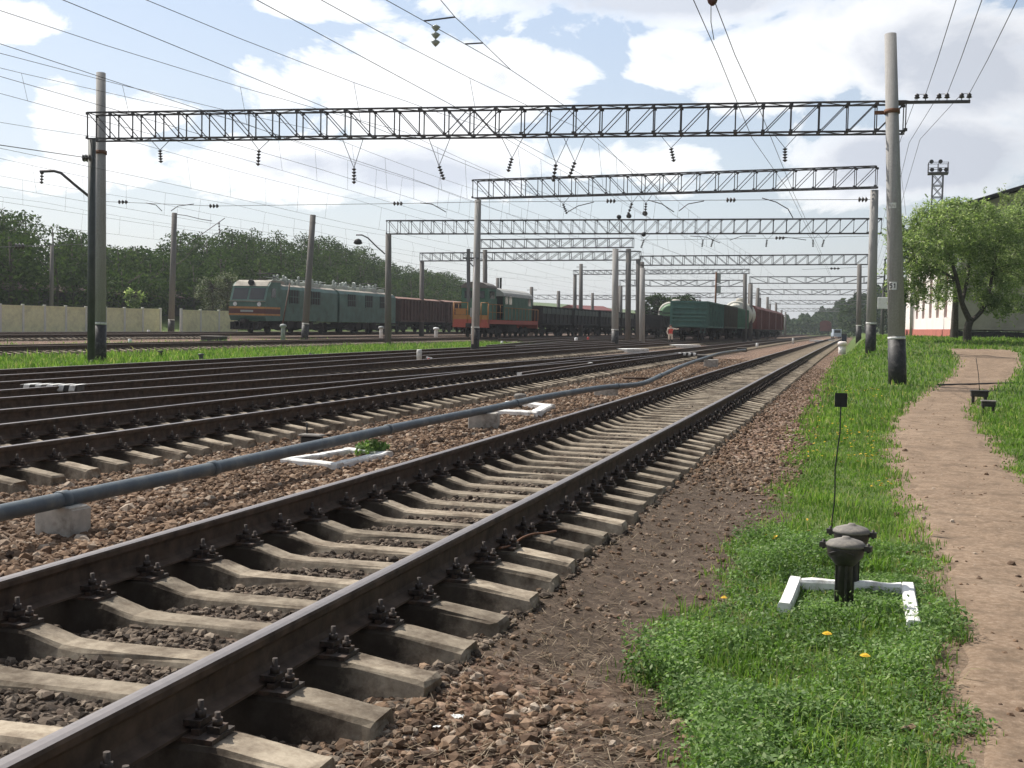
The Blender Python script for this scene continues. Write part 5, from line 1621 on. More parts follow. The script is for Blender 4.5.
# green weed tuft and scraps of paper on the ballast
g = hit(372, 456)
t = empty('weed_tuft', g, 'leafy green weed growing at the corner of the white ballast frame', 'weed')
n = 420; a_ = rng.uniform(0, 6.28, n); r_ = rng.random(n) ** .6 * .22; hh_ = rng.random(n) * (.20 - r_ * .4)
C = np.stack([np.cos(a_) * r_, np.sin(a_) * r_ * .7, hh_ + .02], -1)
link_mesh('leaves', np_mesh('leaves', leaves_quads(C, rng.uniform(.02, .045, n), .2), 4, M['herb']), t)
tw = MB()
for k in range(9): tw.path([(0, 0, -.02), (math.cos(k * .7) * .09, math.sin(k * .7) * .07, .08), (math.cos(k * .7) * .2, math.sin(k * .7) * .14, .13)], .005, 5)
tw.build('stems', M['stem'], t, False)
def scrap(px, py, r, label):
    g = hit(px, py); rr = random.Random(int(px)); mb = MB(); vs = []; N = 6
    for i in range(N):
        for j in range(N): vs.append(((i - 2.5) * r * .4 + rr.uniform(-.3, .3) * r, (j - 2.5) * r * .3 + rr.uniform(-.3, .3) * r, .02 + rr.uniform(0, .5) * r))
    fs = [(i * N + j, (i + 1) * N + j, (i + 1) * N + j + 1, i * N + j + 1) for i in range(N - 1) for j in range(N - 1)]
    mb.add(vs, fs); solo(mb, 'paper_scrap', M['white_paint'], g, label, 'litter', 'scraps of paper by the nearest sleepers')
scrap(457, 722, .022, 'larger crumpled white paper scrap on the stones right of the nearest sleepers')
scrap(437, 732, .013, 'small white paper scrap just left of the crumpled one')
# little black plate on a bent rod
g = hit(832, 527); D = proj(g)[2]; s = D / F
t = empty('plate_marker', g, 'small black square plate on a thin crooked rod in the grass', 'marker')
u_ = R0
def loc_px(px, py, D_): return at_D(px, py, D_) - g
rod = [(832, 532), (832, 520), (834, 506), (835, 490), (835, 470), (837.5, 450), (840, 432), (840.5, 412), (841, 406)]
MB().path([loc_px(x, y, D) for x, y in rod], .0065, 6).build('rod', M['dark'], t, False)
c = loc_px(841, 400, D); a = R0 * (6.2 * s); b_ = Vector((0, 0, 7 * s)); nn = HEAD * .004
mbp = MB(); q = [c - a - b_, c + a - b_, c + a + b_, c - a + b_]
mbp.add([p - nn for p in q] + [p + nn for p in q], [(0, 1, 2, 3), (7, 6, 5, 4), (0, 4, 5, 1), (1, 5, 6, 2), (2, 6, 7, 3), (3, 7, 4, 0)])
mbp.build('plate', M['dark'], t, False)
# two low black track boxes beside the path with a thin rod
def trackbox(px, py, w, h, label, rod=None):
    g = hit(px, py); D = proj(g)[2]; s = D / F
    t = empty('track_box', g, label, 'track box', 'low black boxes beside the path')
    MB().cbox((0, 0, h * s * .78), (w * s, w * s * .62, h * s * .42), .012).build('box', M['cast'], t, False)
    for sx in (-1, 1): MB().box((sx * w * s * .36, 0, h * s * .28), (w * s * .17, w * s * .35, h * s * .62)).build('leg', M['cast'], t, False)
    MB().cbox((0, 0, h * s * 1.01), (w * s * 1.12, w * s * .72, h * s * .10), .01).build('lid', M['cast_top' if not rod else 'cast'], t, False)
    if rod: MB().path([(0, 0, h * s), (-1.5 * s, 0, h * s + 16 * s), (-4.5 * s, 0, h * s + 33 * s)], .008, 6).build('rod', M['dark'], t, False)
trackbox(979, 404, 16, 13, 'farther low black box by the path with a thin leaning rod', True)
trackbox(988, 414, 13, 13, 'nearer low black box in the grass by the path')

# junk on the tracks: low dark relay boxes and switch machine
def relay(px, py, w, h, d, label, m='cast'):
    g = hit(px, py); D = proj(g)[2]; s = D / F
    t = empty('switch_machine', g, label, 'switch machine', 'low boxes beside the switches')
    MB().cbox((0, 0, h * s / 2), (w * s, d * s, h * s), .03).build('case', M[m], t, False)
    MB().cbox((0, 0, h * s * 1.05), (w * s * 1.06, d * s * 1.06, h * s * .14), .015).build('lid', M['cast_top'], t, False)
relay(705, 362.5, 15, 7, 10, 'dark switch machine at the turnout beside the pipe')
relay(742, 352, 9, 4, 8, 'smaller dark switch box nearer the far end of the pipe')
relay(214, 342.5, 22, 6, 14, 'dark low box on the track bed before the fence gap')
for px, py, ln, lab in ((575, 380, 10, 'left'), (637, 381, 14, 'right')):
    g = hit(px - ln, py); h_ = hit(px + ln, py + .8)
    t = empty('loose_rod', g, lab + ' rusty rod lying on the ballast behind the pipe', 'rod', 'rusty rods on the ballast')
    MB().tube(g + Vector((0, 0, .09)), h_ + Vector((0, 0, .09)), .035, n=8).build('rod', M['rail_side'], t)
# flat white concrete slabs between the far tracks
def slab(px0, px1, py, wy, label):
    a = hit(px0, py); b_ = hit(px1, py)
    c = (a + b_) / 2; L = (b_ - a).length
    t = solo(MB().cbox((0, 0, .10), (L, wy, .24), .02), 'white_slab', M['white_paint'], (c.x, c.y, terr(c.x, c.y)), label, 'slab', 'white slabs between the far tracks')
    t.rotation_euler = (0, 0, math.atan2(b_.y - a.y, b_.x - a.x))
slab(620, 642, 352.3, 1.0, 'white slab on the ballast left of the striped turnout board')
slab(664, 692, 347.5, 1.6, 'white slab behind the striped turnout board')
slab(812, 832, 341.6, .8, 'white slab across the end of the nearest track')

# ================================================================== PERSON BY THE WAGON
def person(px, pyf, pyh, label):
    D = (1.72) * F / (pyf - pyh)
    g = at_D(px, pyf, D); g.z = terr(g.x, g.y)
    J = {'pel': (0, 0, .95), 'chest': (0, 0, 1.28), 'neck': (0, 0, 1.47), 'head': (0, -.01, 1.60), 'crown': (0, 0, 1.70),
         'ls': (-.19, 0, 1.42), 'le': (-.27, -.02, 1.15), 'lw': (-.22, -.12, .93), 'rs': (.19, 0, 1.42), 're': (.42, -.05, 1.36), 'rw': (.64, -.08, 1.40),
         'lh': (-.10, 0, .90), 'lk': (-.11, -.02, .50), 'la': (-.11, .02, .08), 'lt': (-.12, -.15, .04), 'rh': (.10, 0, .90), 'rk': (.12, -.03, .50), 'ra': (.13, .02, .08), 'rt': (.14, -.15, .04)}
    Rr = {'pel': .15, 'chest': .17, 'neck': .065, 'head': .10, 'crown': .085, 'ls': .075, 'le': .05, 'lw': .035, 'rs': .075, 're': .05, 'rw': .035, 'lh': .10, 'lk': .065, 'la': .045, 'lt': .04, 'rh': .10, 'rk': .065, 'ra': .045, 'rt': .04}
    E = [('pel', 'chest'), ('chest', 'neck'), ('neck', 'head'), ('head', 'crown'), ('chest', 'ls'), ('ls', 'le'), ('le', 'lw'), ('chest', 'rs'), ('rs', 're'), ('re', 'rw'), ('pel', 'lh'), ('lh', 'lk'), ('lk', 'la'), ('la', 'lt'), ('pel', 'rh'), ('rh', 'rk'), ('rk', 'ra'), ('ra', 'rt')]
    ks = list(J); me = bpy.data.meshes.new('person_skeleton')
    me.from_pydata([J[k] for k in ks], [(ks.index(a), ks.index(b_)) for a, b_ in E], [])
    o = bpy.data.objects.new('person_skeleton', me); col.objects.link(o)
    md = o.modifiers.new('skin', 'SKIN'); o.modifiers.new('sub', 'SUBSURF').levels = 2
    lay = me.skin_vertices[0] if me.skin_vertices else None
    for i, k in enumerate(ks):
        me.skin_vertices[0].data[i].radius = (Rr[k], Rr[k])
    me.skin_vertices[0].data[0].use_root = True
    dg = bpy.context.evaluated_depsgraph_get()
    me2 = bpy.data.meshes.new_from_object(o.evaluated_get(dg))
    bpy.data.objects.remove(o)
    t = empty('person', g, label, 'person')
    me2.materials.clear()
    for m_ in ('skin', 'cloth_red', 'cloth_pale', 'cloth_dark'): me2.materials.append(M[m_])
    for f in me2.polygons:
        c = f.center
        if c.z > 1.47 or abs(c.x) > .58: f.material_index = 0
        elif 1.0 < c.z < 1.40 and abs(c.x) < .17: f.material_index = 1
        elif c.z > .55: f.material_index = 2
        else: f.material_index = 3
        f.use_smooth = True
    b_ = bpy.data.objects.new('body', me2); col.objects.link(b_); b_.parent = t
    MB().lathe([(.105, 1.62), (.112, 1.67), (.08, 1.73), (0, 1.745)], (0, .01, 0), 12).build('hair', M['cloth_dark'], t, False)
    t.rotation_euler = (0, 0, R(10))
person(670.5, 337.5, 315.5, 'person in a red vest standing at the wagon end with one arm stretched out')

# parked van near the vanishing point
g = hit(836, 339.5, 0, 260); g = at_D(836, 338.5, 260); g.z = terr(g.x, g.y)
t = empty('parked_van', g, 'small pale blue van far away where the nearest track ends', 'van')
MB().prism([(-2.2, .35), (2.2, .35), (2.2, 1.0), (1.6, 1.15), (1.1, 1.95), (-2.2, 1.95)], -.85, .85, ax='x').build('body', M['blue_paint'], t, False)
MB().prism([(1.55, 1.2), (1.15, 1.85), (.4, 1.85), (.4, 1.2)], -.87, .87, ax='x').build('window', M['glass'], t, False)
MB().box((0, -2.21, 1.45), (1.3, .02, .6)).build('rear_window', M['glass'], t, False)
for sx in (-1, 1):
    for yy in (-1.4, 1.4): MB().lathe([(.05, -.1), (.33, -.1), (.33, .1), (.05, .1)], (sx * .78, yy, .33), 16, axis='x').build('wheel', M['dark'], t, False)
t.rotation_euler = (0, 0, R(8))
# ================================================================== FENCE
def fence(pa, pb, Da, Db, n, label, ext=0):
    A = at_D(*pa, Da); B = at_D(*pb, Db)
    d = (B - A) / n
    A = A - d * ext; n += ext
    t = empty('concrete_fence', (A.x, A.y, terr(A.x, A.y)), label, 'fence')
    for i in range(n + 1):
        p = A + d * i; z = terr(p.x, p.y)
        ang = math.atan2(d.y, d.x)
        if i < n:
            q = p + d * .5; zq = terr(q.x, q.y)
            mb = MB().box((q.x, q.y, zq + 1.05), (d.length - .16, .10, 2.1), 0, ang)
            mb.box((q.x, q.y, zq + 2.13), (d.length - .14, .18, .10), 0, ang)
            mb.box((q.x, q.y, zq + .12), (d.length - .15, .16, .26), 0, ang)
            mb.build('panel', M['fence'], t)
        MB().cbox((0, 0, 1.02), (.2, .22, 2.5), .02).build('post', M['fence_post'], t, False).location = wmat(t).inverted() @ Vector((p.x, p.y, z))
    return t
FA = hit(0, 333.5); FB = hit(160, 335.3)
fence((0, 333.5), (160, 335.3), 92, 106, 8, 'long pale concrete fence at the left edge, before the wood', 4)
fence((181, 335.5), (236, 337), 106, 113, 3, 'short piece of pale concrete fence behind the nose of the locomotive')
# low dark sheds behind the fence
def shed(pa, pb, D0, D1, H, label, roof, wall='wag_brown'):
    A = at_D(*pa, D0); B = at_D(*pb, D1); d = B - A; d.z = 0; L = d.length; ang = math.atan2(d.y, d.x)
    z = min(terr(A.x, A.y), terr(B.x, B.y)) - .2
    t = empty('low_shed', (A.x, A.y, z), label, 'shed', None, ang)
    MB().box((L / 2, 2.5, H / 2 - .2), (L, 5, H)).build('wall', M[wall], t, False)
    MB().prism([(-.4, H - .3), (5.4, H - .3), (5.4, H - .15), (2.5, H + .7), (-.4, H - .15)], -.3, L + .3, ax='x').build('roof', M[roof], t, False)
shed((-30, 330), (225, 332), 108, 150, 2.6, 'long low dark shed showing above the pale fence', 'wag_brown', 'wag_black')
# maroon roof and small building over the dark wagons
A = at_D(606, 330, 230)
shed((579, 330), (612, 330), 228, 236, 5.0, 'distant building with a maroon roof above the dark wagons', 'red_roof', 'gable')

# ================================================================== STATION BUILDING
C = at_D(951, 338.5, 75); C.z = terr(C.x, C.y) - .1
fd = (R0 * .17 + HEAD * .985).normalized(); gd = Vector((fd.y, -fd.x, 0))
ang = math.atan2(gd.y, gd.x)
bld = empty('railway_building', C, 'white walled railway building with red plinth behind the apple tree', 'building', None, ang)   # local x along the gable, y along the facade
def bl(px, py_, u):
    pass
zl = lambda py, px=951: at_D(px, py, 75).z - C.z
zE = zl(209.5); zP = zl(329.2); LB = 19.0; WB = 15.0
# facade windows: local y where the column projects to the wanted pixel
def u_of(px):
    best = (9e9, 0)
    for i in range(2000):
        u = LB * i / 2000; P = C + fd * u + Vector((0, 0, 2)); e = abs(proj(P)[0] - px)
        if e < best[0]: best = (e, u)
    return best[1]
wu = [u_of(x) for x in (945.5, 937.5, 930.3, 923.3, 917.0, 911.0)]
zs = zl(317); zt = zs + 3.0
mb = MB()
# facade wall as piers between openings (two storeys)
ops = sorted([(u - .52, u + .52) for u in wu])
cur = 0.0
for a, b_ in ops + [(LB, LB)]:
    mb.box2((0, cur, zP), (.4, a, zE)); cur = b_
for a, b_ in ops:
    mb.box2((0, a, zP), (.4, b_, zs)); mb.box2((0, a, zt), (.4, b_, zt + 1.1)); mb.box2((0, a, min(zt + 3.4, zE - .3)), (.4, b_, zE))
mb.box2((.4, LB - .4, zP), (WB, LB, zE)); mb.box2((WB - .4, 0, zP), (WB, LB - .4, zE))
mb.build('facade', M['plaster'], bld, False)
g_ = MB(); g_.prism([(.4, zP), (WB - .4, zP), (WB - .4, zE), (WB / 2, zE + 2.4), (.4, zE)], .002, .4)
g_.build('gable_wall', M['gable'], bld, False)
MB().box2((-.08, 0, -.5), (.4, LB, zP)).build('plinth', M['plinth'], bld, False)
MB().box2((.4, -.06, -.5), (WB, .4, zP - .1)).build('gable_plinth', M['roofing'], bld, False)
rf = MB()
for s, x0 in ((1, -.6), (-1, WB + .6)):
    xm = WB / 2; k = 2.4 / (WB / 2)
    ze = zE - .6 * k
    rf.prism([(x0, ze + .02), (xm, zE + 2.42), (xm, zE + 2.62), (x0, ze + .22)], -.7, LB + .5)
rf.build('roof', M['roofing'], bld, False)
MB().box2((-.25, -.25, zE - .25), (0, LB, zE - .02)).build('cornice', M['gable'], bld, False)
for (a, b_) in ops:
    for (z0, z1) in ((zs, zt), (zt + 1.1, min(zt + 3.4, zE - .3))):
        w = MB(); y = (a + b_) / 2
        for q in ((a + .05), (b_ - .05), y): w.box2((.14, q - .05, z0), (.24, q + .05, z1))
        for zz in (z0 + .05, z1 - .05, z0 + (z1 - z0) * .68): w.box2((.15, a + .1, zz - .05), (.23, b_ - .1, zz + .05))
        wo = w.build('window', M['plinth'], bld, False)
        MB().box2((.20, a + .02, z0 + .02), (.22, b_ - .02, z1 - .02)).build('pane', M['glass'], wo, False)
MB().tube((-.15, u_of(914), 0), (-.15, u_of(914), zE), .12, n=8).build('downpipe', M['sig_grey'], bld, False)
P = C + fd * u_of(908)
solo(MB().cbox((0, 0, .55), (.8, .8, 1.2), .1), 'rubbish_bin', M['navy'], (P.x - .9, P.y - .2, terr(P.x, P.y)), 'dark blue bin at the foot of the white facade', 'bin')

# ================================================================== FLOODLIGHT MAST
D = 110
b0 = at_D(932, 330, D); z0 = terr(b0.x, b0.y); zt = at_D(932, 175, D).z
t = empty('floodlight_mast', (b0.x, b0.y, z0), 'lattice floodlight mast with a railed platform above the apple tree', 'mast')
mb = MB(); h = zt - z0; w = .45; nseg = 14
cs = [(-w, -w), (w, -w), (w, w), (-w, w)]
for x, y in cs: mb.bar((x, y, -.3), (x, y, h), .10)
for k in range(nseg):
    za, zb = h * k / nseg, h * (k + 1) / nseg
    for i in range(4):
        p, q = cs[i], cs[(i + 1) % 4]
        mb.bar((*p, zb), (*q, zb), .07); mb.bar((*p, za), (*q, zb), .055); mb.bar((*q, za), (*p, zb), .055)
mb.build('tower', M['steel_grey'], t, False)
mb = MB().box((0, 0, h + .05), (1.75, 1.3, .14))
for x in (-.85, 0, .85):
    for y in (-.62, .62): mb.bar((x, y, h), (x, y, h + 1.0), .05)
for y in (-.62, .62):
    for z in (.5, 1.0): mb.bar((-.85, y, h + z), (.85, y, h + z), .04)
for x in (-.85, .85):
    for z in (.5, 1.0): mb.bar((x, -.62, h + z), (x, .62, h + z), .04)
mb.build('platform', M['steel'], t, False)
for x, z, a in ((-.62, 1.05, .5), (.15, 1.05, -.4), (-.55, .32, .3), (.15, .30, 0), (.65, .30, -.2)):
    MB().lathe([(.07, .16), (.12, .08), (.19, -.13), (.18, -.15), (.0, -.12)], (x, -.55, h + z), 12, axis='y').build('floodlight', M['dark'], t, False)

# ================================================================== TREES
def crown_pts(blobs, n, shell=.55):
    """points inside the ellipsoids, denser near the surface, thinned in clumps so that gaps stay open"""
    vol = np.array([b_[1][0] * b_[1][1] * b_[1][2] for b_ in blobs]) ** .8
    k = rng.choice(len(blobs), n, p=vol / vol.sum())
    d = rng.normal(size=(n, 3)); d /= np.linalg.norm(d, axis=1)[:, None]
    r = rng.random(n) ** (1 / 3) * (1 - shell) + shell * rng.random(n) ** .25
    c = np.array([b_[0][:] for b_ in blobs])[k]; rad = np.array([b_[1] for b_ in blobs])[k]
    return c + d * r[:, None] * rad
def clumpy(C, scale, thr):
    f = np.sin(C[:, 0] * scale + 1.1) * np.sin(C[:, 1] * scale * 1.1 + .3) * np.sin(C[:, 2] * scale * .9 + 2) + .5 * np.sin(C[:, 0] * scale * 2.3 + C[:, 2] * scale * 1.7) * np.sin(C[:, 1] * scale * 2.1 - C[:, 2] * scale)
    return C[f > thr]
M['apple'] = leaf_mat('apple_leaves', [(0, (.15, .21, .085)), (.4, (.25, .33, .14)), (.75, (.35, .43, .21)), (.92, (.50, .55, .36)), (1, (.72, .70, .60))], .5, clump=1.6)
M['apple2'] = leaf_mat('greyish_leaves', [(0, (.14, .175, .08)), (.5, (.22, .265, .13)), (.9, (.32, .365, .19)), (1, (.48, .48, .36))], .5)
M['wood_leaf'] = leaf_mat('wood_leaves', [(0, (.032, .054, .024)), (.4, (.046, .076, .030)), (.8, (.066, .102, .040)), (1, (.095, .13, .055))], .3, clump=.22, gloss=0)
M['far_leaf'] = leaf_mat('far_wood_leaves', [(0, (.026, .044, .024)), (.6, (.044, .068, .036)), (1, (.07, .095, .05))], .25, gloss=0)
M['blossom'] = leaf_mat('blossoming_bush', [(0, (.06, .08, .04)), (.5, (.12, .14, .085)), (1, (.32, .33, .28))], .3)
def tree(name, base, label, D, limbs, blobs_px, n, leaf, m, cat='tree', group=None, flat=.8):
    base = Vector(base); base.z = terr(base.x, base.y)
    t = empty(name, base, label, cat, group)
    mb = MB()
    for pts, r0, r1 in limbs:
        P = [at_D(x, y, D + dd) for x, y, dd in pts]
        if pts[0][1] > 333: P[0] = Vector((P[0].x, P[0].y, base.z - .3))
        k = len(P); mb.path(catmull(P, 4), [r0 + (r1 - r0) * i / (4 * (k - 1)) for i in range(4 * (k - 1) + 1)], 9)
    mb.build('trunk', M['bark'], t)
    blobs = []
    for x, y, r, dd in blobs_px:
        rr = r * D / F
        blobs.append((at_D(x, y, D + dd), (rr, rr, rr * flat)))
    C = clumpy(crown_pts(blobs, n), 3.1 if D < 90 else 1.2, -.13)
    C = C + rng.normal(0, .06 if D < 90 else .15, C.shape) * (rng.random((len(C), 1)) < .5)
    if D < 90:   # young shoots standing out of the crown
        b0 = C[rng.integers(0, len(C), 420)]; cen = C.mean(0)
        dr = b0 - cen + rng.normal(0, .7, b0.shape); dr[:, 2] += .8; dr /= np.linalg.norm(dr, axis=1)[:, None]
        far_ = np.linalg.norm(b0 - cen, axis=1) > np.percentile(np.linalg.norm(C - cen, axis=1), 60)
        b0, dr = b0[far_], dr[far_]
        q = rng.random((len(b0), 22, 1)) * rng.uniform(.3, .95, (len(b0), 1, 1))
        C = np.concatenate([C, (b0[:, None] + dr[:, None] * q + rng.normal(0, .035, (len(b0), 22, 3))).reshape(-1, 3)])
    # twigs reaching into the clumps
    tw = MB(); src = [Vector(p) for p in C[rng.integers(0, len(C), 70)]]
    ends = [at_D(x, y, D + dd) for pts, r0, r1 in limbs for x, y, dd in pts[1:]]
    for s_ in src:
        e = min(ends, key=lambda q: (q - s_).length)
        tw.path([e, (e + s_) / 2 + Vector((0, 0, .12)), s_], [.03, .02, .008], 5)
    tw.build('twigs', M['bark'], t)
    me = np_mesh('crown', leaves_quads(C - np.array(base[:]), rng.uniform(.6, 1.25, len(C)) * leaf, .4), 4, m)
    o = link_mesh('crown', me, t)
    return t
DA = 58
b_ = at_D(968, 341, DA)
tree('apple_tree', b_, 'apple tree in young leaf with a forked dark trunk in front of the building', DA,
     [([(968, 342, 0), (967.5, 330, 0), (970, 321, 0)], .21, .18), ([(970, 321, 0), (962, 303, -.3), (957, 280, -.5), (948, 250, -.7), (938, 228, -.6)], .15, .04), ([(970, 322, 0), (980, 313, .2), (988, 298, .3), (993, 270, .4), (1000, 240, .5)], .13, .04),
      ([(957, 280, -.5), (935, 268, -1.0), (915, 258, -1.3)], .08, .03), ([(962, 303, -.3), (968, 275, .5), (972, 245, .8)], .10, .04)],
     [(925, 252, 34, -1), (906, 268, 22, -1.2), (902, 242, 18, -.5), (945, 232, 36, -.5), (980, 232, 36, .4), (930, 285, 24, -.8), (912, 292, 17, -1), (962, 262, 32, .5), (1000, 248, 34, .6), (990, 285, 22, .4), (925, 222, 18, 0), (955, 212, 20, .4), (1010, 275, 22, .8), (980, 212, 16, 0), (950, 290, 18, .8), (893, 285, 9, -1), (1003, 305, 12, 0), (1015, 222, 22, .6), (908, 226, 14, 0), (930, 210, 13, .2), (897, 238, 11, -.4), (945, 207, 10, 0), (918, 214, 8, 0), (970, 205, 9, .3), (955, 203, 6, 0), (894, 255, 9, -.6), (900, 297, 8, -1), (922, 306, 8, -1), (992, 300, 10, 0), (938, 303, 9, .4), (899, 300, 8, -1), (1000, 309, 13, .2), (1016, 303, 14, .4), (985, 308, 9, .3), (896, 294, 10, -1), (975, 290, 16, .6)], 90000, .064, M['apple'])
b2_ = at_D(954, 339, 66)
tree('apple_tree', b2_, 'second darker trunk standing just left behind the apple tree', 66,
     [([(954, 341, 0), (955, 315, 0), (956, 285, 0), (950, 260, .5)], .24, .08), ([(956, 285, 0), (970, 262, .6), (985, 240, .8)], .12, .04)],
     [(940, 250, 26, 1), (975, 240, 28, 1), (960, 228, 24, 1.4)], 9000, .07, M['apple2'])
b3_ = at_D(1034, 338, 62)
tree('leafy_tree', b3_, 'paler greyish green tree at the right edge, taller than the apple tree', 62,
     [([(1034, 341, 0), (1033, 315, 0), (1028, 285, 0), (1020, 250, 0), (1016, 220, 0)], .26, .06), ([(1028, 285, 0), (1045, 255, .5), (1055, 225, .5)], .14, .04)],
     [(1022, 232, 30, 0), (1040, 260, 40, .5), (1018, 265, 26, 0), (1045, 215, 30, 0), (1012, 205, 14, .4), (1030, 200, 16, 0), (1018, 290, 16, -.4)], 22000, .062, M['apple2'])
# dark trees beyond the tank wagon
for (x, D, lab, yt, r) in ((655, 190, 'dark round tree beyond the tank wagon, left of a pair', 296, 12), (682, 205, 'dark tree beyond the teal wagon, right of a pair', 297, 13)):
    tree('broadleaf_tree', at_D(x, 332, D), lab, D, [([(x, 338, 0), (x, 320, 0), (x + 1, 304, 0)], .4, .15)],
         [(x - 6, yt + 8, r * .7, 0), (x + 6, yt + 6, r * .75, 0), (x, yt + 5, r * .6, 1), (x - 2, yt + 16, r, 0), (x + 9, yt + 16, r * .8, 1), (x - 11, yt + 18, r * .6, -1)], 4500, .28, M['wood_leaf'], group='dark trees behind the wagons', flat=.9)
# pale bushes by the fence
for (x, y, D, r, lab, m) in ((212, 287, 122, 15, 'pale blossoming bush behind the nose of the locomotive', 'blossom'), (227, 283, 124, 14, 'blossoming bush touching the locomotive cab', 'blossom'), (134, 292, 118, 7, 'light green bush behind the fence with a pale tip', 'apple')):
    P = at_D(x, y, D)
    tree('bush', P, lab, D, [([(x, 336, 0), (x, 318, 0), (x + 1, y, 0)], .12, .04)], [(x, y, r, 0), (x - r * .6, y + r * .5, r * .7, 0), (x + r * .6, y + r * .6, r * .7, .5), (x, y + r * 1.4, r * .9, 0)], 2600, .13, M[m], 'bush', 'bushes behind the fence')

# ---- the wood on the left, one mass
prof = [(-200, 168), (-60, 188), (0, 201), (25, 205), (45, 222), (70, 229), (110, 237), (150, 236), (190, 232), (220, 229), (250, 230), (285, 230), (310, 233), (345, 240), (370, 250), (390, 262), (415, 266), (440, 267), (455, 275), (466, 288), (474, 306)]
blobs = []; trunks = MB()
for row, (off, hs) in enumerate(((74, .74), (79, .9), (85, 1.0), (92, .98))):
    Yv = 18.0
    while Yv < 270:
        X0 = -off + rng.uniform(-2, 2)
        P = Vector((X0, Yv, 1.7)); px, py, D = proj(P)
        if D < 20 or px < -260: Yv += 4; continue
        ytop = np.interp(px, [q[0] for q in prof], [q[1] for q in prof])
        if px > 474: break
        top = at_D(px, ytop, D).z * 1.0 * hs + rng.uniform(-1.6, .5)
        gz = terr(X0, Yv)
        hgt = max(3, top - gz)
        r = rng.uniform(2.2, 3.4)
        blobs.append(((X0, Yv, gz + hgt * .72), (r, r, hgt * .28)))
        blobs.append(((X0 + rng.uniform(-1, 1), Yv + rng.uniform(-1, 1), gz + hgt * .42), (r * 1.15, r * 1.15, hgt * .34)))
        blobs.append(((X0 + rng.uniform(-1.5, 1.5), Yv + rng.uniform(-1, 1), gz + hgt * .14), (r, r, hgt * .16)))
        trunks.path([(X0, Yv, gz - .3), (X0 + .2, Yv, gz + hgt * .5), (X0 - .2, Yv + .2, gz + hgt * .95)], [.22, .15, .04], 5)
        for k in range(3):
            a = rng.uniform(0, 6.28); z0_ = gz + hgt * rng.uniform(.4, .7)
            trunks.path([(X0, Yv, z0_), (X0 + math.cos(a) * r * .8, Yv + math.sin(a) * r * .8, z0_ + hgt * .28)], [.08, .02], 4)
        Yv += rng.uniform(3.2, 5.2)
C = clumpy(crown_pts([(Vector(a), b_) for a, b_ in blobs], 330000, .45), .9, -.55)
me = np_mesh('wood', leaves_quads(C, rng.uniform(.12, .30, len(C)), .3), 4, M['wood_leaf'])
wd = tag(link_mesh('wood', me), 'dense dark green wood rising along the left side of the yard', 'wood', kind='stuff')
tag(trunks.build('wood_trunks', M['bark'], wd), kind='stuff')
# ---- the far wood closing the view and the rise on the right
prof2 = [(700, 321), (740, 321), (775, 320), (800, 318), (815, 314), (830, 308), (850, 299), (870, 291), (890, 284), (915, 276), (960, 268), (1040, 260), (1120, 258)]
pts = []
for i in range(52000):
    px = rng.uniform(690, 1110); D = rng.uniform(430, 620) if px < 840 else rng.uniform(300, 470)
    yt = np.interp(px, [q[0] for q in prof2], [q[1] for q in prof2]) + 2.5 * math.sin(px * .35) + 1.5 * math.sin(px * .9) + 1.0 * math.sin(px * 2.1 + D)
    T = at_D(px, yt, D); gz = terr(T.x, T.y)
    u = rng.random() ** .6
    pts.append((T.x, T.y, gz + (T.z - gz) * u))
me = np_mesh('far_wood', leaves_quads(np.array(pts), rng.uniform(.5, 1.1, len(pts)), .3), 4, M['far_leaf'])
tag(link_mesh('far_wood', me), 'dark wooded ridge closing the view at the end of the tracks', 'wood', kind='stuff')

# ================================================================== SKY, SUN, CAMERA
az = R(40); el = R(50)
Lh = -R0 * math.cos(az) + HEAD * math.sin(az)
L3 = Vector((Lh.x * math.cos(el), Lh.y * math.cos(el), math.sin(el)))
sun = bpy.data.lights.new('sun', 'SUN'); sun.energy = 5.0; sun.angle = R(.53); sun.color = (1.0, .94, .85)
so = bpy.data.objects.new('sun', sun); col.objects.link(so)
so.rotation_euler = L3.to_track_quat('Z', 'Y').to_euler(); so.location = (0, 0, 60)

w = bpy.data.worlds.new('World'); scene.world = w; w.use_nodes = True
nt = w.node_tree; nt.nodes.clear()
out = nt.nodes.new('ShaderNodeOutputWorld')
sky = nt.nodes.new('ShaderNodeTexSky'); sky.sky_type = 'NISHITA'; sky.sun_disc = False
sky.sun_elevation = el; sky.sun_rotation = math.atan2(L3.x, L3.y)
sky.dust_density = 2.0; sky.air_density = 1.0; sky.ozone_density = 1.0
bg = nt.nodes.new('ShaderNodeBackground'); nt.links.new(sky.outputs[0], bg.inputs[0]); bg.inputs[1].default_value = .12
tc = nt.nodes.new('ShaderNodeTexCoord')
sx = nt.nodes.new('ShaderNodeSeparateXYZ'); nt.links.new(tc.outputs['Generated'], sx.inputs[0])
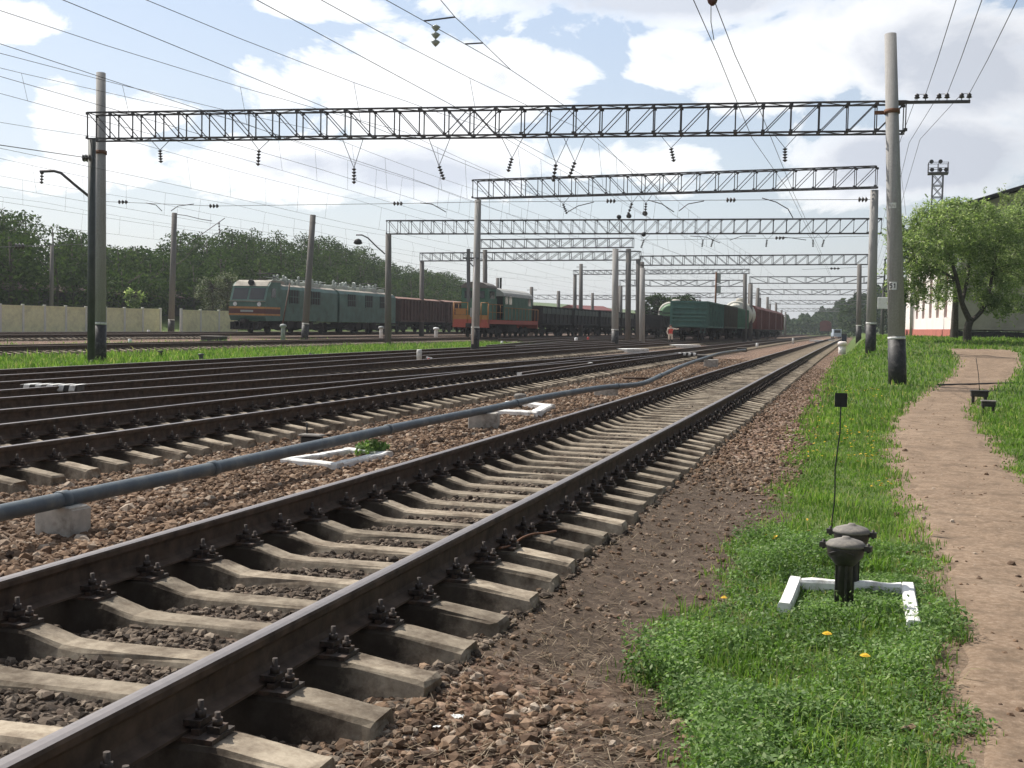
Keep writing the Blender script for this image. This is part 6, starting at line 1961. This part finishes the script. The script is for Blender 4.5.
# cumulus banks as ellipses in compass bearing and height above the horizon, broken up by turbulence
X_, Y_, Z_ = sx.outputs[0], sx.outputs[1], sx.outputs[2]
bear = math_(nt, 'ARCTAN2', X_, Y_); elev = math_(nt, 'ARCSINE', Z_)
cb = nt.nodes.new('ShaderNodeCombineXYZ'); nt.links.new(math_(nt, 'MULTIPLY', bear, 1.0), cb.inputs[0]); nt.links.new(math_(nt, 'MULTIPLY', elev, 1.7), cb.inputs[1]); cb.inputs[2].default_value = CLOUD_Z
f1 = noise(nt, cb.outputs[0], 9.0, 10, .58); f1.inputs['Distortion'].default_value = .3
f2 = noise(nt, cb.outputs[0], 2.2, 4, .5)
f3 = noise(nt, cb.outputs[0], 22.0, 8, .6)
def cloud_blobs(lst):
    best = None
    for (x, y, rx, ry) in lst:
        d = ray(x, y).normalized()
        b0 = math.atan2(d.x, d.y); e0 = math.asin(d.z)
        u = math_(nt, 'MULTIPLY', math_(nt, 'SUBTRACT', bear, b0), F / rx)
        v = math_(nt, 'MULTIPLY', math_(nt, 'SUBTRACT', elev, e0), F / ry)
        q = math_(nt, 'SUBTRACT', 1.0, math_(nt, 'SQRT', math_(nt, 'ADD', math_(nt, 'MULTIPLY', u, u), math_(nt, 'MULTIPLY', v, v))))
        best = q if best is None else math_(nt, 'MAXIMUM', best, q)
    return best
white = cloud_blobs([(150, 120, 115, 34), (360, 95, 160, 58), (505, 82, 80, 40), (300, 160, 300, 40), (20, 25, 40, 20), (300, 6, 80, 16), (665, 52, 42, 30), (800, 70, 95, 66), (890, 50, 90, 70), (860, 155, 80, 40), (980, 90, 90, 60), (640, 170, 120, 30)])
grey = cloud_blobs([(650, -2, 210, 36), (960, 70, 100, 60), (930, 160, 140, 50), (420, 175, 150, 30)])
away = math_(nt, 'MULTIPLY', math_(nt, 'SUBTRACT', f2.outputs['Fac'], .47), 5.0)
out_m = ramp(nt, [(.45, (0,) * 3), (.62, (1,) * 3)], math_(nt, 'MAXIMUM', math_(nt, 'ABSOLUTE', math_(nt, 'ADD', bear, PSI)), math_(nt, 'ADD', elev, .15))).outputs[0]
tot = math_(nt, 'MAXIMUM', white, grey)
tot = math_(nt, 'MAXIMUM', tot, -1.0)
tot = mixc(nt, out_m, tot, away)
cov = math_(nt, 'ADD', math_(nt, 'MULTIPLY', tot, .62), math_(nt, 'MULTIPLY', math_(nt, 'SUBTRACT', f1.outputs['Fac'], .505), 2.3))
mask = ramp(nt, [(.0, (0, 0, 0)), (.09, (.55,) * 3), (.32, (1,) * 3)], cov).outputs[0]
thick = math_(nt, 'ADD', math_(nt, 'ADD', math_(nt, 'MULTIPLY', cov, .55), math_(nt, 'MULTIPLY', f3.outputs['Fac'], .35)), math_(nt, 'MULTIPLY', math_(nt, 'MAXIMUM', math_(nt, 'ADD', grey, .25), 0.0), .55))
body = ramp(nt, [(.30, (1.0, 1.0, 1.0)), (.55, (.88, .90, .94)), (.85, (.58, .62, .70))], thick).outputs[0]
dsun = math_(nt, 'ADD', math_(nt, 'MULTIPLY', X_, Lh.x), math_(nt, 'MULTIPLY', Y_, Lh.y))
glow = nt.nodes.new('ShaderNodeMapRange'); nt.links.new(dsun, glow.inputs[0])
for i_, v_ in ((1, -.55), (2, .55), (3, .24), (4, 1.0)): glow.inputs[i_].default_value = v_
bc = nt.nodes.new('ShaderNodeBackground'); nt.links.new(body, bc.inputs[0]); nt.links.new(math_(nt, 'MULTIPLY', glow.outputs[0], 1.04), bc.inputs[1])
# thin high veil: whiter towards the horizon
veil = nt.nodes.new('ShaderNodeBackground'); nt.links.new(ramp(nt, [(0, (.86, .90, .95)), (.10, (.80, .88, .97)), (.30, (.62, .77, 1.0))], elev).outputs[0], veil.inputs[0]); nt.links.new(math_(nt, 'MULTIPLY', glow.outputs[0], .78), veil.inputs[1])
mv = nt.nodes.new('ShaderNodeMixShader'); mv.inputs[0].default_value = .62
nt.links.new(bg.outputs[0], mv.inputs[1]); nt.links.new(veil.outputs[0], mv.inputs[2])
mx = nt.nodes.new('ShaderNodeMixShader')
nt.links.new(mask, mx.inputs[0]); nt.links.new(mv.outputs[0], mx.inputs[1]); nt.links.new(bc.outputs[0], mx.inputs[2])
nt.links.new(mx.outputs[0], out.inputs[0])

cd = bpy.data.cameras.new('camera'); cd.sensor_width = 36; cd.lens = F * 36 / 1024; cd.clip_start = .1; cd.clip_end = 5000
co = bpy.data.objects.new('camera', cd); col.objects.link(co)
Mx = Matrix(((RT.x, UP.x, -FWD.x, CAM.x), (RT.y, UP.y, -FWD.y, CAM.y), (RT.z, UP.z, -FWD.z, CAM.z), (0, 0, 0, 1)))
co.matrix_world = Mx
scene.camera = co
scene.view_settings.view_transform = 'Standard'; scene.view_settings.look = 'None'
scene.view_settings.exposure = 0.28; scene.view_settings.gamma = 1.0
scene.cycles.use_denoising = True
scene.cycles.max_bounces = 6; scene.cycles.transparent_max_bounces = 4
scene.cycles.use_adaptive_sampling = True; scene.cycles.adaptive_threshold = .02

# ------------------------------------------------------------------ air
hb_ = bpy.data.objects.new('haze', MB().box((-150, 1235, 20), (1530, 2560, 70)).mesh('haze', bpy.data.materials.new('haze_air')))
col.objects.link(hb_); tag(hb_, 'thin pale haze filling the air over the yard', 'haze', kind='stuff')
hm_ = hb_.data.materials[0]; hm_.use_nodes = True; nt = hm_.node_tree; nt.nodes.clear()
o_ = nt.nodes.new('ShaderNodeOutputMaterial'); v_ = nt.nodes.new('ShaderNodeVolumePrincipled')
v_.inputs['Color'].default_value = (.86, .91, .97, 1); v_.inputs['Density'].default_value = HAZE; v_.inputs['Anisotropy'].default_value = .3
nt.links.new(v_.outputs[0], o_.inputs['Volume'])
scene.cycles.volume_bounces = 0
